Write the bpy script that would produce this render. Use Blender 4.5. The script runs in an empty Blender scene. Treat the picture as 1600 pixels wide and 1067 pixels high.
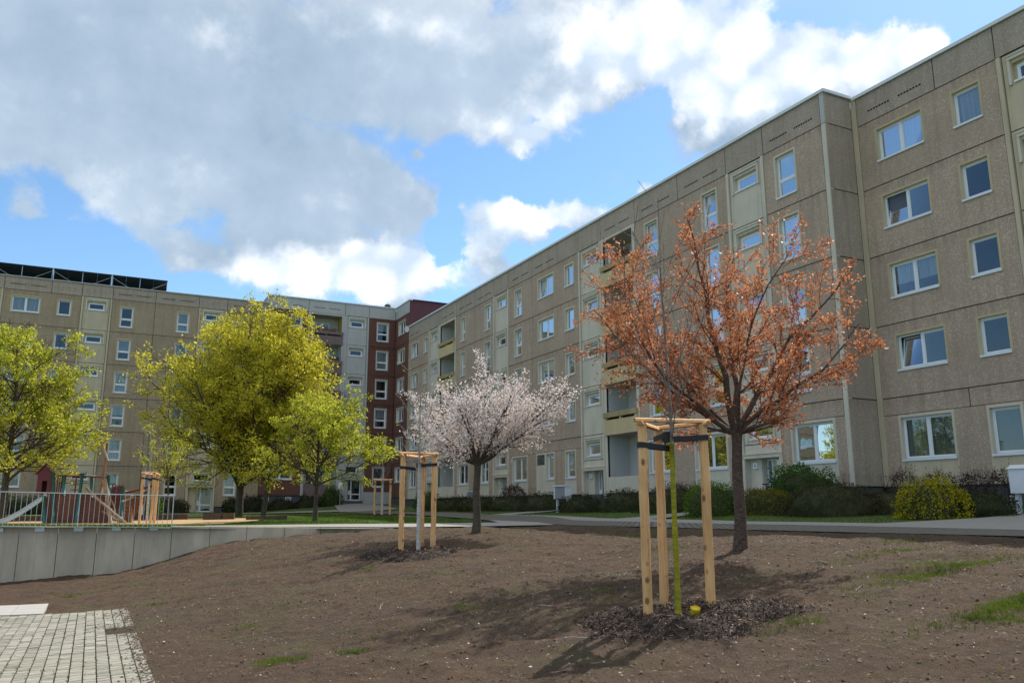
import bpy, math, random
import numpy as np
from mathutils import Vector, Matrix
C = bpy.context.scene.collection
scene = bpy.context.scene
PI = math.pi
R = math.radians

# ------------------------------------------------------------------ camera
cam_d = bpy.data.cameras.new('camera')
cam = bpy.data.objects.new('camera', cam_d); C.objects.link(cam)
cam_d.sensor_width = 36.0
cam_d.lens = 28.757
cam_d.clip_start = 0.1; cam_d.clip_end = 3000
_r = Vector((0.89353464, -0.44899227, -0.00134104)); _u = Vector((-0.0879727, -0.17800081, 0.98009006)); _f = Vector((0.44029156, 0.87562644, 0.19854895))
cam.matrix_world = Matrix(((_r.x, _u.x, -_f.x, 0), (_r.y, _u.y, -_f.y, 0), (_r.z, _u.z, -_f.z, 0), (0, 0, 0, 1)))
scene.camera = cam
scene.render.resolution_x = 1024; scene.render.resolution_y = 682
scene.view_settings.view_transform = 'Standard'; scene.view_settings.look = 'None'
scene.view_settings.gamma = 1.0; scene.view_settings.exposure = 0.50

# ------------------------------------------------------------------ sun
SUN_EL, SUN_AZ = R(48.0), R(63.0)          # azimuth from +Y towards +X
sd = Vector((math.sin(SUN_AZ) * math.cos(SUN_EL), math.cos(SUN_AZ) * math.cos(SUN_EL), math.sin(SUN_EL)))
sl = bpy.data.lights.new('sun', 'SUN'); sl.energy = 3.6; sl.angle = R(0.53); sl.color = (1.0, 0.94, 0.86)
so = bpy.data.objects.new('sun', sl); C.objects.link(so)
so.rotation_euler = (-sd).to_track_quat('-Z', 'Y').to_euler(); so.location = sd * 60

# ------------------------------------------------------------------ node helper
class NT:
    def __init__(s, tree): s.t = tree; s.n = tree.nodes; s.l = tree.links
    def node(s, typ, ins=None, **kw):
        n = s.n.new(typ)
        for k, v in kw.items(): setattr(n, k, v)
        if ins:
            for k, v in ins.items(): s.set(n, k, v)
        return n
    def set(s, n, k, v):
        sock = n.inputs[k]
        if isinstance(v, bpy.types.NodeSocket): s.l.new(v, sock)
        else:
            if isinstance(v, (tuple, list)) and len(v) == 3 and len(getattr(sock, 'default_value', ())) == 4: v = (*v, 1)
            sock.default_value = v
    def math(s, op, a, b=0.0, c=0.0, clamp=False):
        n = s.node('ShaderNodeMath', {0: a, 1: b, 2: c}, operation=op); n.use_clamp = clamp; return n.outputs[0]
    def mix(s, f, a, b, typ='MIX'):
        n = s.node('ShaderNodeMix', data_type='RGBA', blend_type=typ)
        s.set(n, 0, f); s.set(n, 6, a); s.set(n, 7, b); return n.outputs[2]
    def noise(s, vec, scale, detail=3, rough=.5, dist=0.0):
        n = s.node('ShaderNodeTexNoise', {'Vector': vec, 'Scale': scale, 'Detail': detail, 'Roughness': rough, 'Distortion': dist}); return n.outputs[0]
    def rng(s, v, a, b, c=0.0, d=1.0, smooth=False):
        n = s.node('ShaderNodeMapRange', {0: v, 1: a, 2: b, 3: c, 4: d})
        if smooth: n.interpolation_type = 'SMOOTHSTEP'
        return n.outputs[0]
    def mapping(s, vec, loc=(0, 0, 0), rot=(0, 0, 0), sc=(1, 1, 1), typ='POINT'):
        n = s.node('ShaderNodeMapping', {'Vector': vec, 'Location': loc, 'Rotation': rot, 'Scale': sc}); n.vector_type = typ; return n.outputs[0]

# ------------------------------------------------------------------ world: sky with clouds, laid out by azimuth and elevation
world = bpy.data.worlds.new('World'); scene.world = world; world.use_nodes = True
w = NT(world.node_tree); w.n.clear()
sky = w.node('ShaderNodeTexSky', sky_type='NISHITA'); sky.sun_disc = False
sky.sun_elevation = SUN_EL; sky.sun_rotation = SUN_AZ; sky.altitude = 200; sky.air_density = 1.0; sky.dust_density = 0.3; sky.ozone_density = 1.0
SKY_STRENGTH = 0.13; CLOUD = 1.0
tc = w.node('ShaderNodeTexCoord')
sep = w.node('ShaderNodeSeparateXYZ', {0: tc.outputs['Generated']})
az = w.math('MULTIPLY', w.math('ARCTAN2', sep.outputs[0], sep.outputs[1]), 180 / PI)
el = w.math('MULTIPLY', w.math('ARCSINE', sep.outputs[2]), 180 / PI)
uv = w.node('ShaderNodeCombineXYZ', {0: az, 1: el, 2: 0.0}).outputs[0]
dirv = tc.outputs['Generated']
wn = w.node('ShaderNodeTexNoise', {'Vector': dirv, 'Scale': 9.0, 'Detail': 6.0, 'Roughness': .62})
warp = w.node('ShaderNodeVectorMath', {0: wn.outputs['Color'], 1: (.5, .5, .5)}, operation='SUBTRACT').outputs[0]
warp = w.node('ShaderNodeVectorMath', {0: warp, 1: (7.0, 5.0, 0.0)}, operation='MULTIPLY').outputs[0]
uvw = w.node('ShaderNodeVectorMath', {0: uv, 1: warp}, operation='ADD').outputs[0]
def blobs(L, vec, k=1.25):
    tot = None
    for (a, e, rx, ry, rot, wt) in L:
        m = w.mapping(vec, (a, e, 0), (0, 0, R(rot)), (rx * k, ry * k, 1), 'TEXTURE')
        g = w.node('ShaderNodeTexGradient', {0: m}, gradient_type='SPHERICAL').outputs[1]
        tot = w.math('MULTIPLY', g, wt) if tot is None else w.math('MULTIPLY_ADD', g, wt, tot)
    return tot
# SKYLISTS
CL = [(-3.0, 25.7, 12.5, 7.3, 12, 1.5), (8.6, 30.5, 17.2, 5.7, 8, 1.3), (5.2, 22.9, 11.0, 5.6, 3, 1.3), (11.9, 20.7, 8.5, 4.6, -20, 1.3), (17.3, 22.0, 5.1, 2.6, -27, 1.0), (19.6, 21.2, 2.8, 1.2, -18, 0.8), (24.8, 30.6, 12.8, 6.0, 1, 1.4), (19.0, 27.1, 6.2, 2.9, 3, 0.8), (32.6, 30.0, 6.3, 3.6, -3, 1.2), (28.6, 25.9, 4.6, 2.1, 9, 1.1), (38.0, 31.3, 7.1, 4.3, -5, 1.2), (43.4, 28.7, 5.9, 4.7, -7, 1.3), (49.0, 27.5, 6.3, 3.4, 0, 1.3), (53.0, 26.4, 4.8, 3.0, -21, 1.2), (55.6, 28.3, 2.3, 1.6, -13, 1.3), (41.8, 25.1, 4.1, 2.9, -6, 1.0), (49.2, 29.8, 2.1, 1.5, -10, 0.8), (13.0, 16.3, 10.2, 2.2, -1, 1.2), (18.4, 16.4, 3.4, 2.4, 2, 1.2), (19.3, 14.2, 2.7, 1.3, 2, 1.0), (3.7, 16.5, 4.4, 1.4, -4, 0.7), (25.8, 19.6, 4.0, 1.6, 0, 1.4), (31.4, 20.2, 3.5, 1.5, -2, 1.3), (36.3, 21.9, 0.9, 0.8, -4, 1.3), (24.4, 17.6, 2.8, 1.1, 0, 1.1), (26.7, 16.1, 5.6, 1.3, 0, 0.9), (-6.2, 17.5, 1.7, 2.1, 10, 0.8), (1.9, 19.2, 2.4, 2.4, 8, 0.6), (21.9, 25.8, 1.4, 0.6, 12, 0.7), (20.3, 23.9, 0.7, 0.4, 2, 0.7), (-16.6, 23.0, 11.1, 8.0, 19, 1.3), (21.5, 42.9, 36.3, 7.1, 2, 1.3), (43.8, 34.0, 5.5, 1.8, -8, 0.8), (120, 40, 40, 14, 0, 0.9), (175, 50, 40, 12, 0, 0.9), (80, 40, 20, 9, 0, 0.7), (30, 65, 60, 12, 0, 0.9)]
HO = [(21.5, 18.7, 1.4, 2.4, -19, -1.3), (21.6, 16.5, 1.2, 1.3, 1, -0.6), (15.5, 19.3, 2.7, 1.1, 3, -0.2), (28.2, 26.7, 1.4, 0.5, 9, -0.7), (-4.8, 18.9, 4.2, 1.5, 10, -0.5), (60.1, 28.0, 4.6, 2.4, -16, -1), (45.0, 32.2, 9.0, 1.0, -9, -0.2), (-2.4, 15.8, 6.6, 1.6, 8, -0.8), (38.2, 27.0, 1.0, 0.8, -5, -0.6)]
WH = [(13.9, 15.9, 10.7, 2.2, 3, 1.3), (18.4, 16.4, 4.1, 2.6, 2, 1.3), (7.7, 29.6, 3.1, 1.9, 8, 0.3), (11.2, 32.2, 7.5, 1.5, 7, 0.35), (17.2, 25.1, 2.4, 1.2, -27, 0.3), (19.6, 22.1, 2.3, 1.3, -38, 0.35), (28.6, 25.9, 4.8, 2.1, -1, 1.1), (33.1, 30.4, 6.3, 3.2, -3, 0.8), (39.4, 31.1, 8.0, 4.3, -6, 1.5), (43.8, 28.7, 6.3, 3.5, -8, 1.3), (49.5, 28.6, 7.2, 2.6, -10, 1.4), (55.2, 28.0, 3.5, 2.0, -13, 1.4), (41.4, 25.3, 3.2, 2.4, -6, 0.7), (25.8, 20.1, 4.7, 1.7, 0, 1.3), (31.4, 20.6, 4.2, 1.6, -2, 1.3), (36.3, 21.9, 1.4, 1.0, -4, 1.5), (24.4, 18.1, 2.8, 1.0, 0, 0.9), (21.8, 32.9, 9.9, 1.9, 2, 0.45), (46.0, 33.3, 9.0, 2.2, -9, 0.9), (4.6, 30.6, 2.6, 1.5, 10, 0.3)]
# ENDLISTS
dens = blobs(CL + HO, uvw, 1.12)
fb = w.noise(dirv, 11.0, 10, .62)
fb2 = w.noise(dirv, 4.0, 6, .55)
puff = w.node('ShaderNodeTexVoronoi', {'Vector': w.node('ShaderNodeVectorMath', {0: dirv, 1: w.node('ShaderNodeVectorMath', {0: wn.outputs['Color'], 1: (.05, .05, .05)}, operation='MULTIPLY').outputs[0]}, operation='ADD').outputs[0], 'Scale': 26.0, 'Smoothness': .6}, feature='SMOOTH_F1').outputs[0]
fbn = w.math('MULTIPLY', w.math('SUBTRACT', fb, .5), 1.9)
fbn = w.math('MULTIPLY_ADD', w.math('SUBTRACT', .45, puff), .35, fbn)
D = w.math('ADD', dens, fbn)
alpha = w.rng(D, .12, .68, 0, 1, True)
wh = blobs(WH, uvw, 1.2)
wh = w.math('MULTIPLY_ADD', w.math('SUBTRACT', fb2, .5), .9, wh)
wh = w.math('MULTIPLY_ADD', w.math('SUBTRACT', fb, .5), 1.3, wh)
wh = w.math('MULTIPLY_ADD', w.math('SUBTRACT', .45, puff), .3, wh)
wh = w.rng(wh, .05, 1.0, 0, 1, True)
shade = w.mix(w.rng(w.math('MULTIPLY_ADD', fb2, .7, w.math('MULTIPLY', fb, .3)), .35, .65), (.225, .31, .405), (.42, .51, .61))
wcol_ = w.mix(w.rng(w.math('MULTIPLY_ADD', w.math('SUBTRACT', .5, puff), .9, fb), .30, .75), (.50, .59, .70), (.90, .92, .94))
cloud = w.mix(wh, shade, wcol_)
back = w.rng(sep.outputs[2], .50, .72, 0, 1, True)                      # unseen bright cloud overhead and behind the camera, added to light the facades
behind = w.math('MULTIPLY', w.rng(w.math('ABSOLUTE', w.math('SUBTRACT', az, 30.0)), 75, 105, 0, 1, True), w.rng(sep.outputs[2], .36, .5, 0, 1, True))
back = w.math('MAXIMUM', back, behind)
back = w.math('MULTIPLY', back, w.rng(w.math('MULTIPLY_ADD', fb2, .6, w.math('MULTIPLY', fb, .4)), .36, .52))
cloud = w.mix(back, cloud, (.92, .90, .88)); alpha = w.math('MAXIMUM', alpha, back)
bgs = w.node('ShaderNodeBackground', {0: w.mix(1.0, sky.outputs[0], (.72, .90, 1.0), 'MULTIPLY'), 1: SKY_STRENGTH})
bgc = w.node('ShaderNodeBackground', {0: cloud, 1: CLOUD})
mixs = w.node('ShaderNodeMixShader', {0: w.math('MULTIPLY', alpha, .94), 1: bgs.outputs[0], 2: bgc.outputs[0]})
wo = w.node('ShaderNodeOutputWorld', {0: mixs.outputs[0]})
world.cycles.sampling_method = 'MANUAL'; world.cycles.sample_map_resolution = 512

# ------------------------------------------------------------------ materials
MATS = {}
def mat(name, build):
    if name in MATS: return MATS[name]
    m = bpy.data.materials.new(name); m.use_nodes = True
    t = NT(m.node_tree); t.n.clear()
    out = t.node('ShaderNodeOutputMaterial')
    sh = build(t)
    t.l.new(sh, out.inputs[0]); MATS[name] = m; return m
def pr(t, color, rough=.7, bump=None, bstr=.3, bdist=.01, **kw):
    n = t.node('ShaderNodeBsdfPrincipled', {'Base Color': color, 'Roughness': rough})
    for k, v in kw.items(): t.set(n, k.replace('_', ' '), v)
    if bump is not None:
        b = t.node('ShaderNodeBump', {'Height': bump, 'Strength': bstr, 'Distance': bdist}); t.l.new(b.outputs[0], n.inputs['Normal'])
    return n.outputs[0]
def pos(t): return t.node('ShaderNodeNewGeometry').outputs['Position']
def island(t): return t.node('ShaderNodeNewGeometry').outputs['Random Per Island']
def plain(name, col, rough=.6, var=.12, scale=6., **kw):
    def b(t):
        n = t.noise(pos(t), scale, 5, .6)
        c = t.mix(n, tuple(x * (1 - var) for x in col), tuple(min(1, x * (1 + var)) for x in col))
        return pr(t, c, rough, n, .15, .004, **kw)
    return mat(name, b)
def pebble(name, c1, c2, c3, cell=30., stain=.34, z0=4.03):
    def b(t):
        p = pos(t)
        v = t.node('ShaderNodeTexVoronoi', {'Vector': p, 'Scale': cell})
        sx = t.node('ShaderNodeSeparateColor', {0: v.outputs['Color']})
        col = t.mix(sx.outputs[0], c1, c2)
        col = t.mix(t.rng(sx.outputs[1], .82, .9), col, c3)
        col = t.mix(t.rng(t.noise(p, 40., 3, .7), .35, .7, 0, .45), col, tuple(x * .45 for x in c1))
        sz = t.node('ShaderNodeSeparateXYZ', {0: p}); q = t.math('DIVIDE', t.math('SUBTRACT', sz.outputs[2], z0 - 28.), 2.8)
        fr = t.math('FRACT', q); row = t.node('ShaderNodeTexWhiteNoise', {'W': t.math('FLOOR', q)}, noise_dimensions='1D').outputs[0]
        col = t.mix(t.math('MULTIPLY', row, .10), col, tuple(x * .5 for x in c1))
        big = t.noise(t.mapping(p, sc=(.35, .35, .5)), 1.0, 5, .6)
        col = t.mix(t.rng(big, .35, .7, 0, stain), col, tuple(x * .6 for x in c1))
        st = t.noise(t.mapping(p, sc=(3.5, 3.5, .22)), 1.0, 5, .6)
        col = t.mix(t.rng(st, .48, .72, 0, stain * 1.2), col, tuple(x * .55 for x in c1))
        drip = t.math('MULTIPLY', t.rng(fr, .80, 1.0), t.rng(t.noise(t.mapping(p, sc=(6, 6, .6)), 1.0, 5, .65), .42, .62))
        col = t.mix(t.math('MULTIPLY', drip, .5), col, tuple(x * .42 for x in c1))
        return pr(t, col, .9, v.outputs['Distance'], .5, .012)
    return mat(name, b)
M = {}
M['peb_grey'] = pebble('pebble_dash_grey', (.46, .335, .24), (.58, .44, .325), (.72, .58, .45))
M['peb_left'] = pebble('pebble_dash_ochre', (.38, .28, .175), (.48, .36, .24), (.56, .45, .32), z0=3.38)
M['peb_attic'] = pebble('pebble_dash_attic', (.41, .32, .245), (.52, .42, .33), (.63, .53, .43))
M['peb_brown'] = pebble('pebble_dash_red_brown', (.15, .058, .042), (.20, .085, .06), (.24, .12, .09), stain=.2)
def stained(name, col, dark=.55, amount=.45, warm=(.30, .20, .09)):
    def b(t):
        p = pos(t)
        a = t.noise(t.mapping(p, sc=(1.2, 1.2, .5)), 1.0, 6, .65)
        s = t.noise(t.mapping(p, sc=(6, 6, .35)), 1.0, 5, .6)
        c = t.mix(t.rng(a, .35, .75, 0, amount), col, tuple(x * dark for x in col))
        c = t.mix(t.rng(s, .52, .72, 0, amount * .8), c, tuple(x * dark * .9 for x in col))
        c = t.mix(t.rng(t.noise(p, 3.3, 4, .6), .6, .75, 0, amount * .5), c, warm)
        fine = t.noise(p, 60., 3, .6)
        c = t.mix(t.rng(fine, .3, .8, 0, .25), c, tuple(x * .75 for x in col))
        return pr(t, c, .85, fine, .25, .004)
    return mat(name, b)
M['cream'] = stained('render_cream', (.68, .61, .49))
M['cream_y'] = stained('render_ochre_cream', (.60, .50, .34))
M['balc'] = stained('balcony_ochre', (.64, .50, .28), amount=.35)
M['balc_rim'] = stained('balcony_rim_mossy', (.46, .36, .18), dark=.4, amount=.7, warm=(.1, .1, .04))
M['balc_c'] = stained('balcony_mauve', (.21, .14, .13), amount=.4)
M['lightconc'] = stained('attic_light_concrete', (.48, .46, .43), amount=.3, warm=(.25, .23, .2))
M['greyrender'] = stained('stair_grey_render', (.50, .49, .47), amount=.25, warm=(.3, .28, .25))
M['logg'] = stained('loggia_side_render', (.58, .56, .52), amount=.2, warm=(.3, .28, .25))
M['yellow_r'] = stained('loggia_yellow_render', (.55, .36, .08), amount=.2)
M['purple'] = stained('side_wall_maroon', (.13, .045, .055), amount=.35, warm=(.1, .05, .05))
M['plinth'] = stained('plinth_dark_render', (.085, .085, .09), amount=.4, warm=(.06, .055, .05))
M['joint'] = plain('panel_joint', (.055, .05, .048), .95)
M['joint_rust'] = plain('panel_joint_ochre', (.16, .10, .03), .95, .3)
M['dark'] = plain('dark_recess', (.012, .012, .012), .95)
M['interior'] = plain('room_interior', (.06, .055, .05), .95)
M['surr'] = stained('window_surround_cream', (.64, .57, .44), amount=.3)
M['surr_y'] = stained('window_surround_ochre', (.56, .44, .26), amount=.4)
M['pvc'] = plain('white_window_plastic', (.78, .79, .80), .35, .04)
M['sillm'] = plain('white_metal_sill', (.74, .75, .76), .4, .08)
M['white_metal'] = plain('white_painted_metal', (.70, .72, .75), .4, .06)
M['rail_metal'] = plain('pale_grey_painted_rail', (.50, .51, .52), .45, .1)
M['grey_metal'] = plain('galvanised_metal', (.45, .46, .47), .35, .12, Metallic=.75)
M['slide_metal'] = plain('slide_steel', (.5, .51, .52), .28, .12, Metallic=.9)
M['cap'] = plain('roof_edge_metal', (.68, .69, .68), .45, .06)
M['roofing'] = plain('roof_felt', (.08, .08, .085), .9)
M['solar'] = plain('solar_panel_underside', (.018, .028, .03), .5)
M['black'] = plain('black_webbing', (.012, .012, .014), .6)
M['yplast'] = plain('yellow_plastic', (.75, .52, .01), .35, .06)
M['teal'] = plain('teal_painted_wood', (.012, .11, .10), .5, .25)
M['redp'] = plain('dark_red_paint', (.115, .014, .017), .5, .3)
M['curtain'] = mat('net_curtain', lambda t: pr(t, t.mix(t.rng(t.noise(t.mapping(pos(t), sc=(30, 30, .5)), 1., 2), .4, .6), (.42, .44, .46), (.72, .73, .73)), .9))
M['blind'] = plain('pale_roller_blind', (.45, .50, .50), .8, .05)
M['dcurt'] = plain('dark_curtain', (.12, .13, .17), .9, .3)
M['gcurt'] = mat('vertical_slat_blind', lambda t: pr(t, t.mix(t.rng(t.noise(t.mapping(pos(t), sc=(25, 25, .2)), 1., 1), .4, .6), (.20, .24, .20), (.34, .38, .33)), .9))
def glass(t):
    fr = t.node('ShaderNodeFresnel', {0: 1.52})
    tr = t.node('ShaderNodeBsdfTransparent', {0: (.80, .83, .84)})
    wav = t.noise(pos(t), .9, 2)
    b = t.node('ShaderNodeBump', {'Height': wav, 'Strength': .06, 'Distance': .05})
    gl = t.node('ShaderNodeBsdfGlossy', {0: (.95, .97, 1.0), 'Roughness': .01}); t.l.new(b.outputs[0], gl.inputs['Normal'])
    return t.node('ShaderNodeMixShader', {0: t.math('MULTIPLY_ADD', fr.outputs[0], .66, .03, True), 1: tr.outputs[0], 2: gl.outputs[0]}).outputs[0]
M['glass'] = mat('window_glass', glass)
def wood(name, c1, c2, sc=(14, 14, 1.2), knots=True):
    def b(t):
        p = t.node('ShaderNodeTexCoord').outputs['Object']
        rnd = t.node('ShaderNodeObjectInfo').outputs['Random']
        p = t.node('ShaderNodeVectorMath', {0: p, 1: t.node('ShaderNodeCombineXYZ', {0: t.math('MULTIPLY', rnd, 7.), 1: 0., 2: t.math('MULTIPLY', rnd, 13.)}).outputs[0]}, operation='ADD').outputs[0]
        g = t.noise(t.mapping(p, sc=sc), 1.6, 6, .65, .6)
        c = t.mix(t.rng(g, .3, .7), c1, c2)
        big = t.noise(t.mapping(p, sc=(4, 4, 1.5)), 1.0, 4, .6)
        c = t.mix(t.rng(big, .45, .7, 0, .45), c, tuple(x * .55 for x in c1))
        cr = t.noise(t.mapping(p, sc=(40, 40, .8)), 1.0, 3, .6)
        crack = t.rng(cr, .64, .70)
        c = t.mix(t.math('MULTIPLY', crack, .6), c, tuple(x * .3 for x in c1))
        h = t.math('SUBTRACT', g, crack)
        if knots:
            v = t.node('ShaderNodeTexVoronoi', {'Vector': t.mapping(p, sc=(7, 7, 4.2)), 'Scale': 1.0})
            c = t.mix(t.rng(v.outputs['Distance'], .12, .22, .85, 0), c, (.13, .055, .02))
        return pr(t, c, .75, h, .5, .006)
    return mat(name, b)
M['stake'] = wood('peeled_pine', (.60, .30, .115), (.82, .50, .225))
M['stake_end'] = wood('cut_pine_end', (.40, .17, .05), (.55, .27, .09), knots=False)
M['log'] = wood('weathered_log', (.26, .19, .12), (.45, .34, .23), knots=False)
M['hull'] = wood('brown_planks', (.10, .035, .02), (.20, .075, .04), (2, 2, 22), knots=False)
M['timber'] = wood('dark_timber', (.06, .035, .018), (.13, .075, .035), (3, 3, 12), knots=False)
M['mast'] = wood('mast_wood', (.20, .09, .035), (.34, .17, .07), knots=False)
def bark(name, c1, c2, sc=(9, 9, 2.5), bs=.8):
    def b(t):
        p = t.node('ShaderNodeTexCoord').outputs['Object']
        g = t.noise(t.mapping(p, sc=sc), 2.2, 6, .7, .4)
        return pr(t, t.mix(t.rng(g, .3, .7), c1, c2), .9, g, bs, .03)
    return mat(name, b)
M['bark_cherry'] = bark('cherry_bark', (.035, .022, .017), (.19, .125, .09), (6, 6, 12), 1.0)
M['bark_pink'] = bark('pink_cherry_bark', (.05, .04, .028), (.14, .11, .075), (6, 6, 10))
M['bark_maple'] = bark('maple_bark', (.035, .028, .018), (.11, .09, .06))
M['bark_pale'] = bark('pale_twig_bark', (.12, .10, .09), (.50, .46, .42), (4, 4, 6), .3)
M['bark_young'] = bark('young_tree_bark', (.07, .055, .045), (.26, .22, .19), (4, 4, 6), .3)
M['wrap_y'] = bark('yellow_green_trunk_coat', (.16, .15, .008), (.38, .34, .015), (3, 3, 14), .4)
M['wrap_w'] = bark('white_trunk_coat', (.30, .29, .26), (.62, .60, .55), (3, 3, 10), .4)
def leaf(name, cols, rough=.6, transl=.45, clump=1.2):
    def b(t):
        r = island(t)
        rp = t.node('ShaderNodeValToRGB', {0: r})
        cr = rp.color_ramp
        while len(cr.elements) > 1: cr.elements.remove(cr.elements[-1])
        cr.elements[0].position = 0; cr.elements[0].color = (*cols[0], 1)
        for i, c in enumerate(cols[1:]):
            e = cr.elements.new((i + 1) / (len(cols) - 1)); e.color = (*c, 1)
        c = rp.outputs[0]
        n = t.noise(pos(t), clump, 3)
        c = t.mix(t.rng(n, .3, .7), c, cols[-1])
        c = t.mix(t.rng(n, .55, .3, 0, .5), c, cols[0])
        d = t.node('ShaderNodeBsdfPrincipled', {'Base Color': c, 'Roughness': rough})
        d.inputs['Specular IOR Level'].default_value = .10
        tl = t.node('ShaderNodeBsdfTranslucent', {0: c})
        return t.node('ShaderNodeMixShader', {0: transl, 1: d.outputs[0], 2: tl.outputs[0]}).outputs[0]
    return mat(name, b)
M['leaf_red'] = leaf('copper_leaves', [(.24, .065, .03), (.54, .20, .09), (.70, .34, .17), (.62, .26, .12)], .45, .5)
M['leaf_pink'] = leaf('pink_blossom', [(.58, .43, .38), (.86, .77, .72), (.93, .89, .85), (.90, .82, .78)], .7, .4, 2.0)
M['leaf_maple'] = leaf('maple_spring_leaves', [(.25, .26, .015), (.56, .52, .035), (.80, .72, .09), (.67, .61, .06)], .55, .6, .8)
M['leaf_maple_g'] = leaf('green_maple_leaves', [(.20, .25, .015), (.44, .47, .035), (.65, .64, .08), (.54, .55, .06)], .55, .6, .8)
M['leaf_sprout'] = leaf('pale_green_sprouts', [(.25, .30, .04), (.40, .42, .08)], .6, .5)
M['leaf_bud'] = leaf('pinkish_buds', [(.35, .20, .16), (.5, .34, .28)], .6, .4)
M['lf_laurel'] = leaf('laurel_leaves', [(.016, .045, .008), (.045, .12, .016), (.08, .18, .028)], .4, .25, 2.)
M['lf_cot'] = leaf('cotoneaster_leaves', [(.020, .026, .012), (.05, .05, .02), (.085, .07, .03)], .6, .2, 4.)
M['lf_dark'] = leaf('dark_shrub_leaves', [(.014, .020, .010), (.034, .042, .018), (.06, .062, .026)], .6, .2, 4.)
M['lf_hedge'] = leaf('clipped_hedge_leaves', [(.04, .08, .008), (.09, .18, .014), (.15, .25, .02)], .5, .3, 3.)
M['lf_var'] = leaf('yellow_green_hedge_leaves', [(.03, .045, .006), (.10, .11, .01), (.26, .22, .02)], .5, .3, 6.)
M['lf_yel'] = leaf('golden_blossom_leaves', [(.03, .05, .008), (.16, .17, .012), (.62, .52, .02), (.50, .43, .015)], .5, .35, 6.)
M['lf_purple'] = leaf('purple_twigs_leaves', [(.03, .012, .014), (.06, .028, .026), (.09, .05, .04)], .6, .2, 3.)
M['grassblade'] = leaf('grass_blades', [(.03, .07, .008), (.075, .15, .012), (.13, .20, .02)], .5, .35, 1.2)
M['weed'] = leaf('fresh_weed', [(.045, .08, .010), (.09, .145, .016), (.15, .20, .03)], .5, .4, 1.2)
def chip_mat(name, cols):
    def b(t):
        r = island(t); rp = t.node('ShaderNodeValToRGB', {0: r}); cr = rp.color_ramp
        cr.elements[0].color = (*cols[0], 1); cr.elements[1].color = (*cols[-1], 1)
        for i, c in enumerate(cols[1:-1]):
            e = cr.elements.new((i + 1) / (len(cols) - 1)); e.color = (*c, 1)
        return pr(t, rp.outputs[0], .85, t.noise(pos(t), 90., 3), .3, .003)
    return mat(name, b)
M['chips'] = chip_mat('bark_mulch_chips', [(.012, .006, .004), (.028, .014, .008), (.05, .026, .015), (.085, .048, .03), (.36, .24, .15)])
M['humus'] = plain('dark_humus', (.022, .012, .007), .95, .4, 30.)
M['clod'] = chip_mat('soil_clods', [(.025, .015, .008), (.055, .033, .019), (.10, .062, .036)])
M['debris'] = chip_mat('pale_stone_and_wood_bits', [(.16, .12, .09), (.28, .23, .17), (.48, .43, .36)])
def soil(t):
    p = pos(t)
    a = t.noise(p, .55, 6, .6); b_ = t.noise(p, 9., 6, .7); c_ = t.noise(p, 70., 4, .7)
    col = t.mix(t.rng(b_, .3, .7), (.048, .024, .010), (.145, .080, .036))
    col = t.mix(t.rng(a, .4, .7, 0, .5), col, (.11, .064, .032))
    col = t.mix(t.rng(c_, .5, .75, 0, .6), col, (.030, .019, .012))
    g = t.noise(t.mapping(p, loc=(3, 7, 0)), .9, 5, .7)
    gf = t.noise(p, 22., 4, .7)
    m = t.math('MULTIPLY', t.rng(g, .50, .62), t.rng(gf, .40, .58))
    col = t.mix(t.math('MULTIPLY', m, .62), col, (.085, .095, .022))
    dm = t.noise(t.mapping(p, rot=(0, 0, .9), sc=(.5, 1.6, 1)), 1.1, 7, .7, 1.2)
    col = t.mix(t.rng(dm, .50, .66, 0, .55), col, (.045, .028, .016))
    lt = t.noise(t.mapping(p, loc=(9, 2, 0), rot=(0, 0, .7), sc=(.6, 1.4, 1)), .8, 6, .65, .8)
    col = t.mix(t.rng(lt, .54, .68, 0, .45), col, (.145, .086, .042))
    v = t.node('ShaderNodeTexVoronoi', {'Vector': p, 'Scale': 22.})
    sc_ = t.node('ShaderNodeSeparateColor', {0: v.outputs['Color']})
    spk = t.math('MULTIPLY', t.rng(sc_.outputs[0], .93, .95), t.rng(v.outputs['Distance'], .18, .28, 1, 0))
    col = t.mix(t.math('MULTIPLY', spk, .45), col, (.30, .24, .18))
    h = t.math('ADD', t.math('MULTIPLY', b_, 1.0), t.math('MULTIPLY', c_, .5))
    return pr(t, col, .95, h, 1.0, .09)
M['soil'] = mat('garden_soil', soil)
def lawn(t):
    p = pos(t)
    a = t.noise(p, .5, 5, .6); b_ = t.noise(p, 30., 5, .7)
    col = t.mix(t.rng(b_, .3, .7), (.035, .07, .010), (.09, .145, .018))
    col = t.mix(t.rng(a, .48, .72, 0, .6), col, (.11, .11, .035))
    return pr(t, col, .9, b_, .9, .05)
M['lawn'] = mat('lawn_grass', lawn)
def sand(t):
    p = pos(t); b_ = t.noise(p, 3., 6, .7)
    return pr(t, t.mix(b_, (.30, .19, .09), (.50, .34, .17)), .95, b_, .6, .06)
M['sand'] = mat('play_sand', sand)
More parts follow.
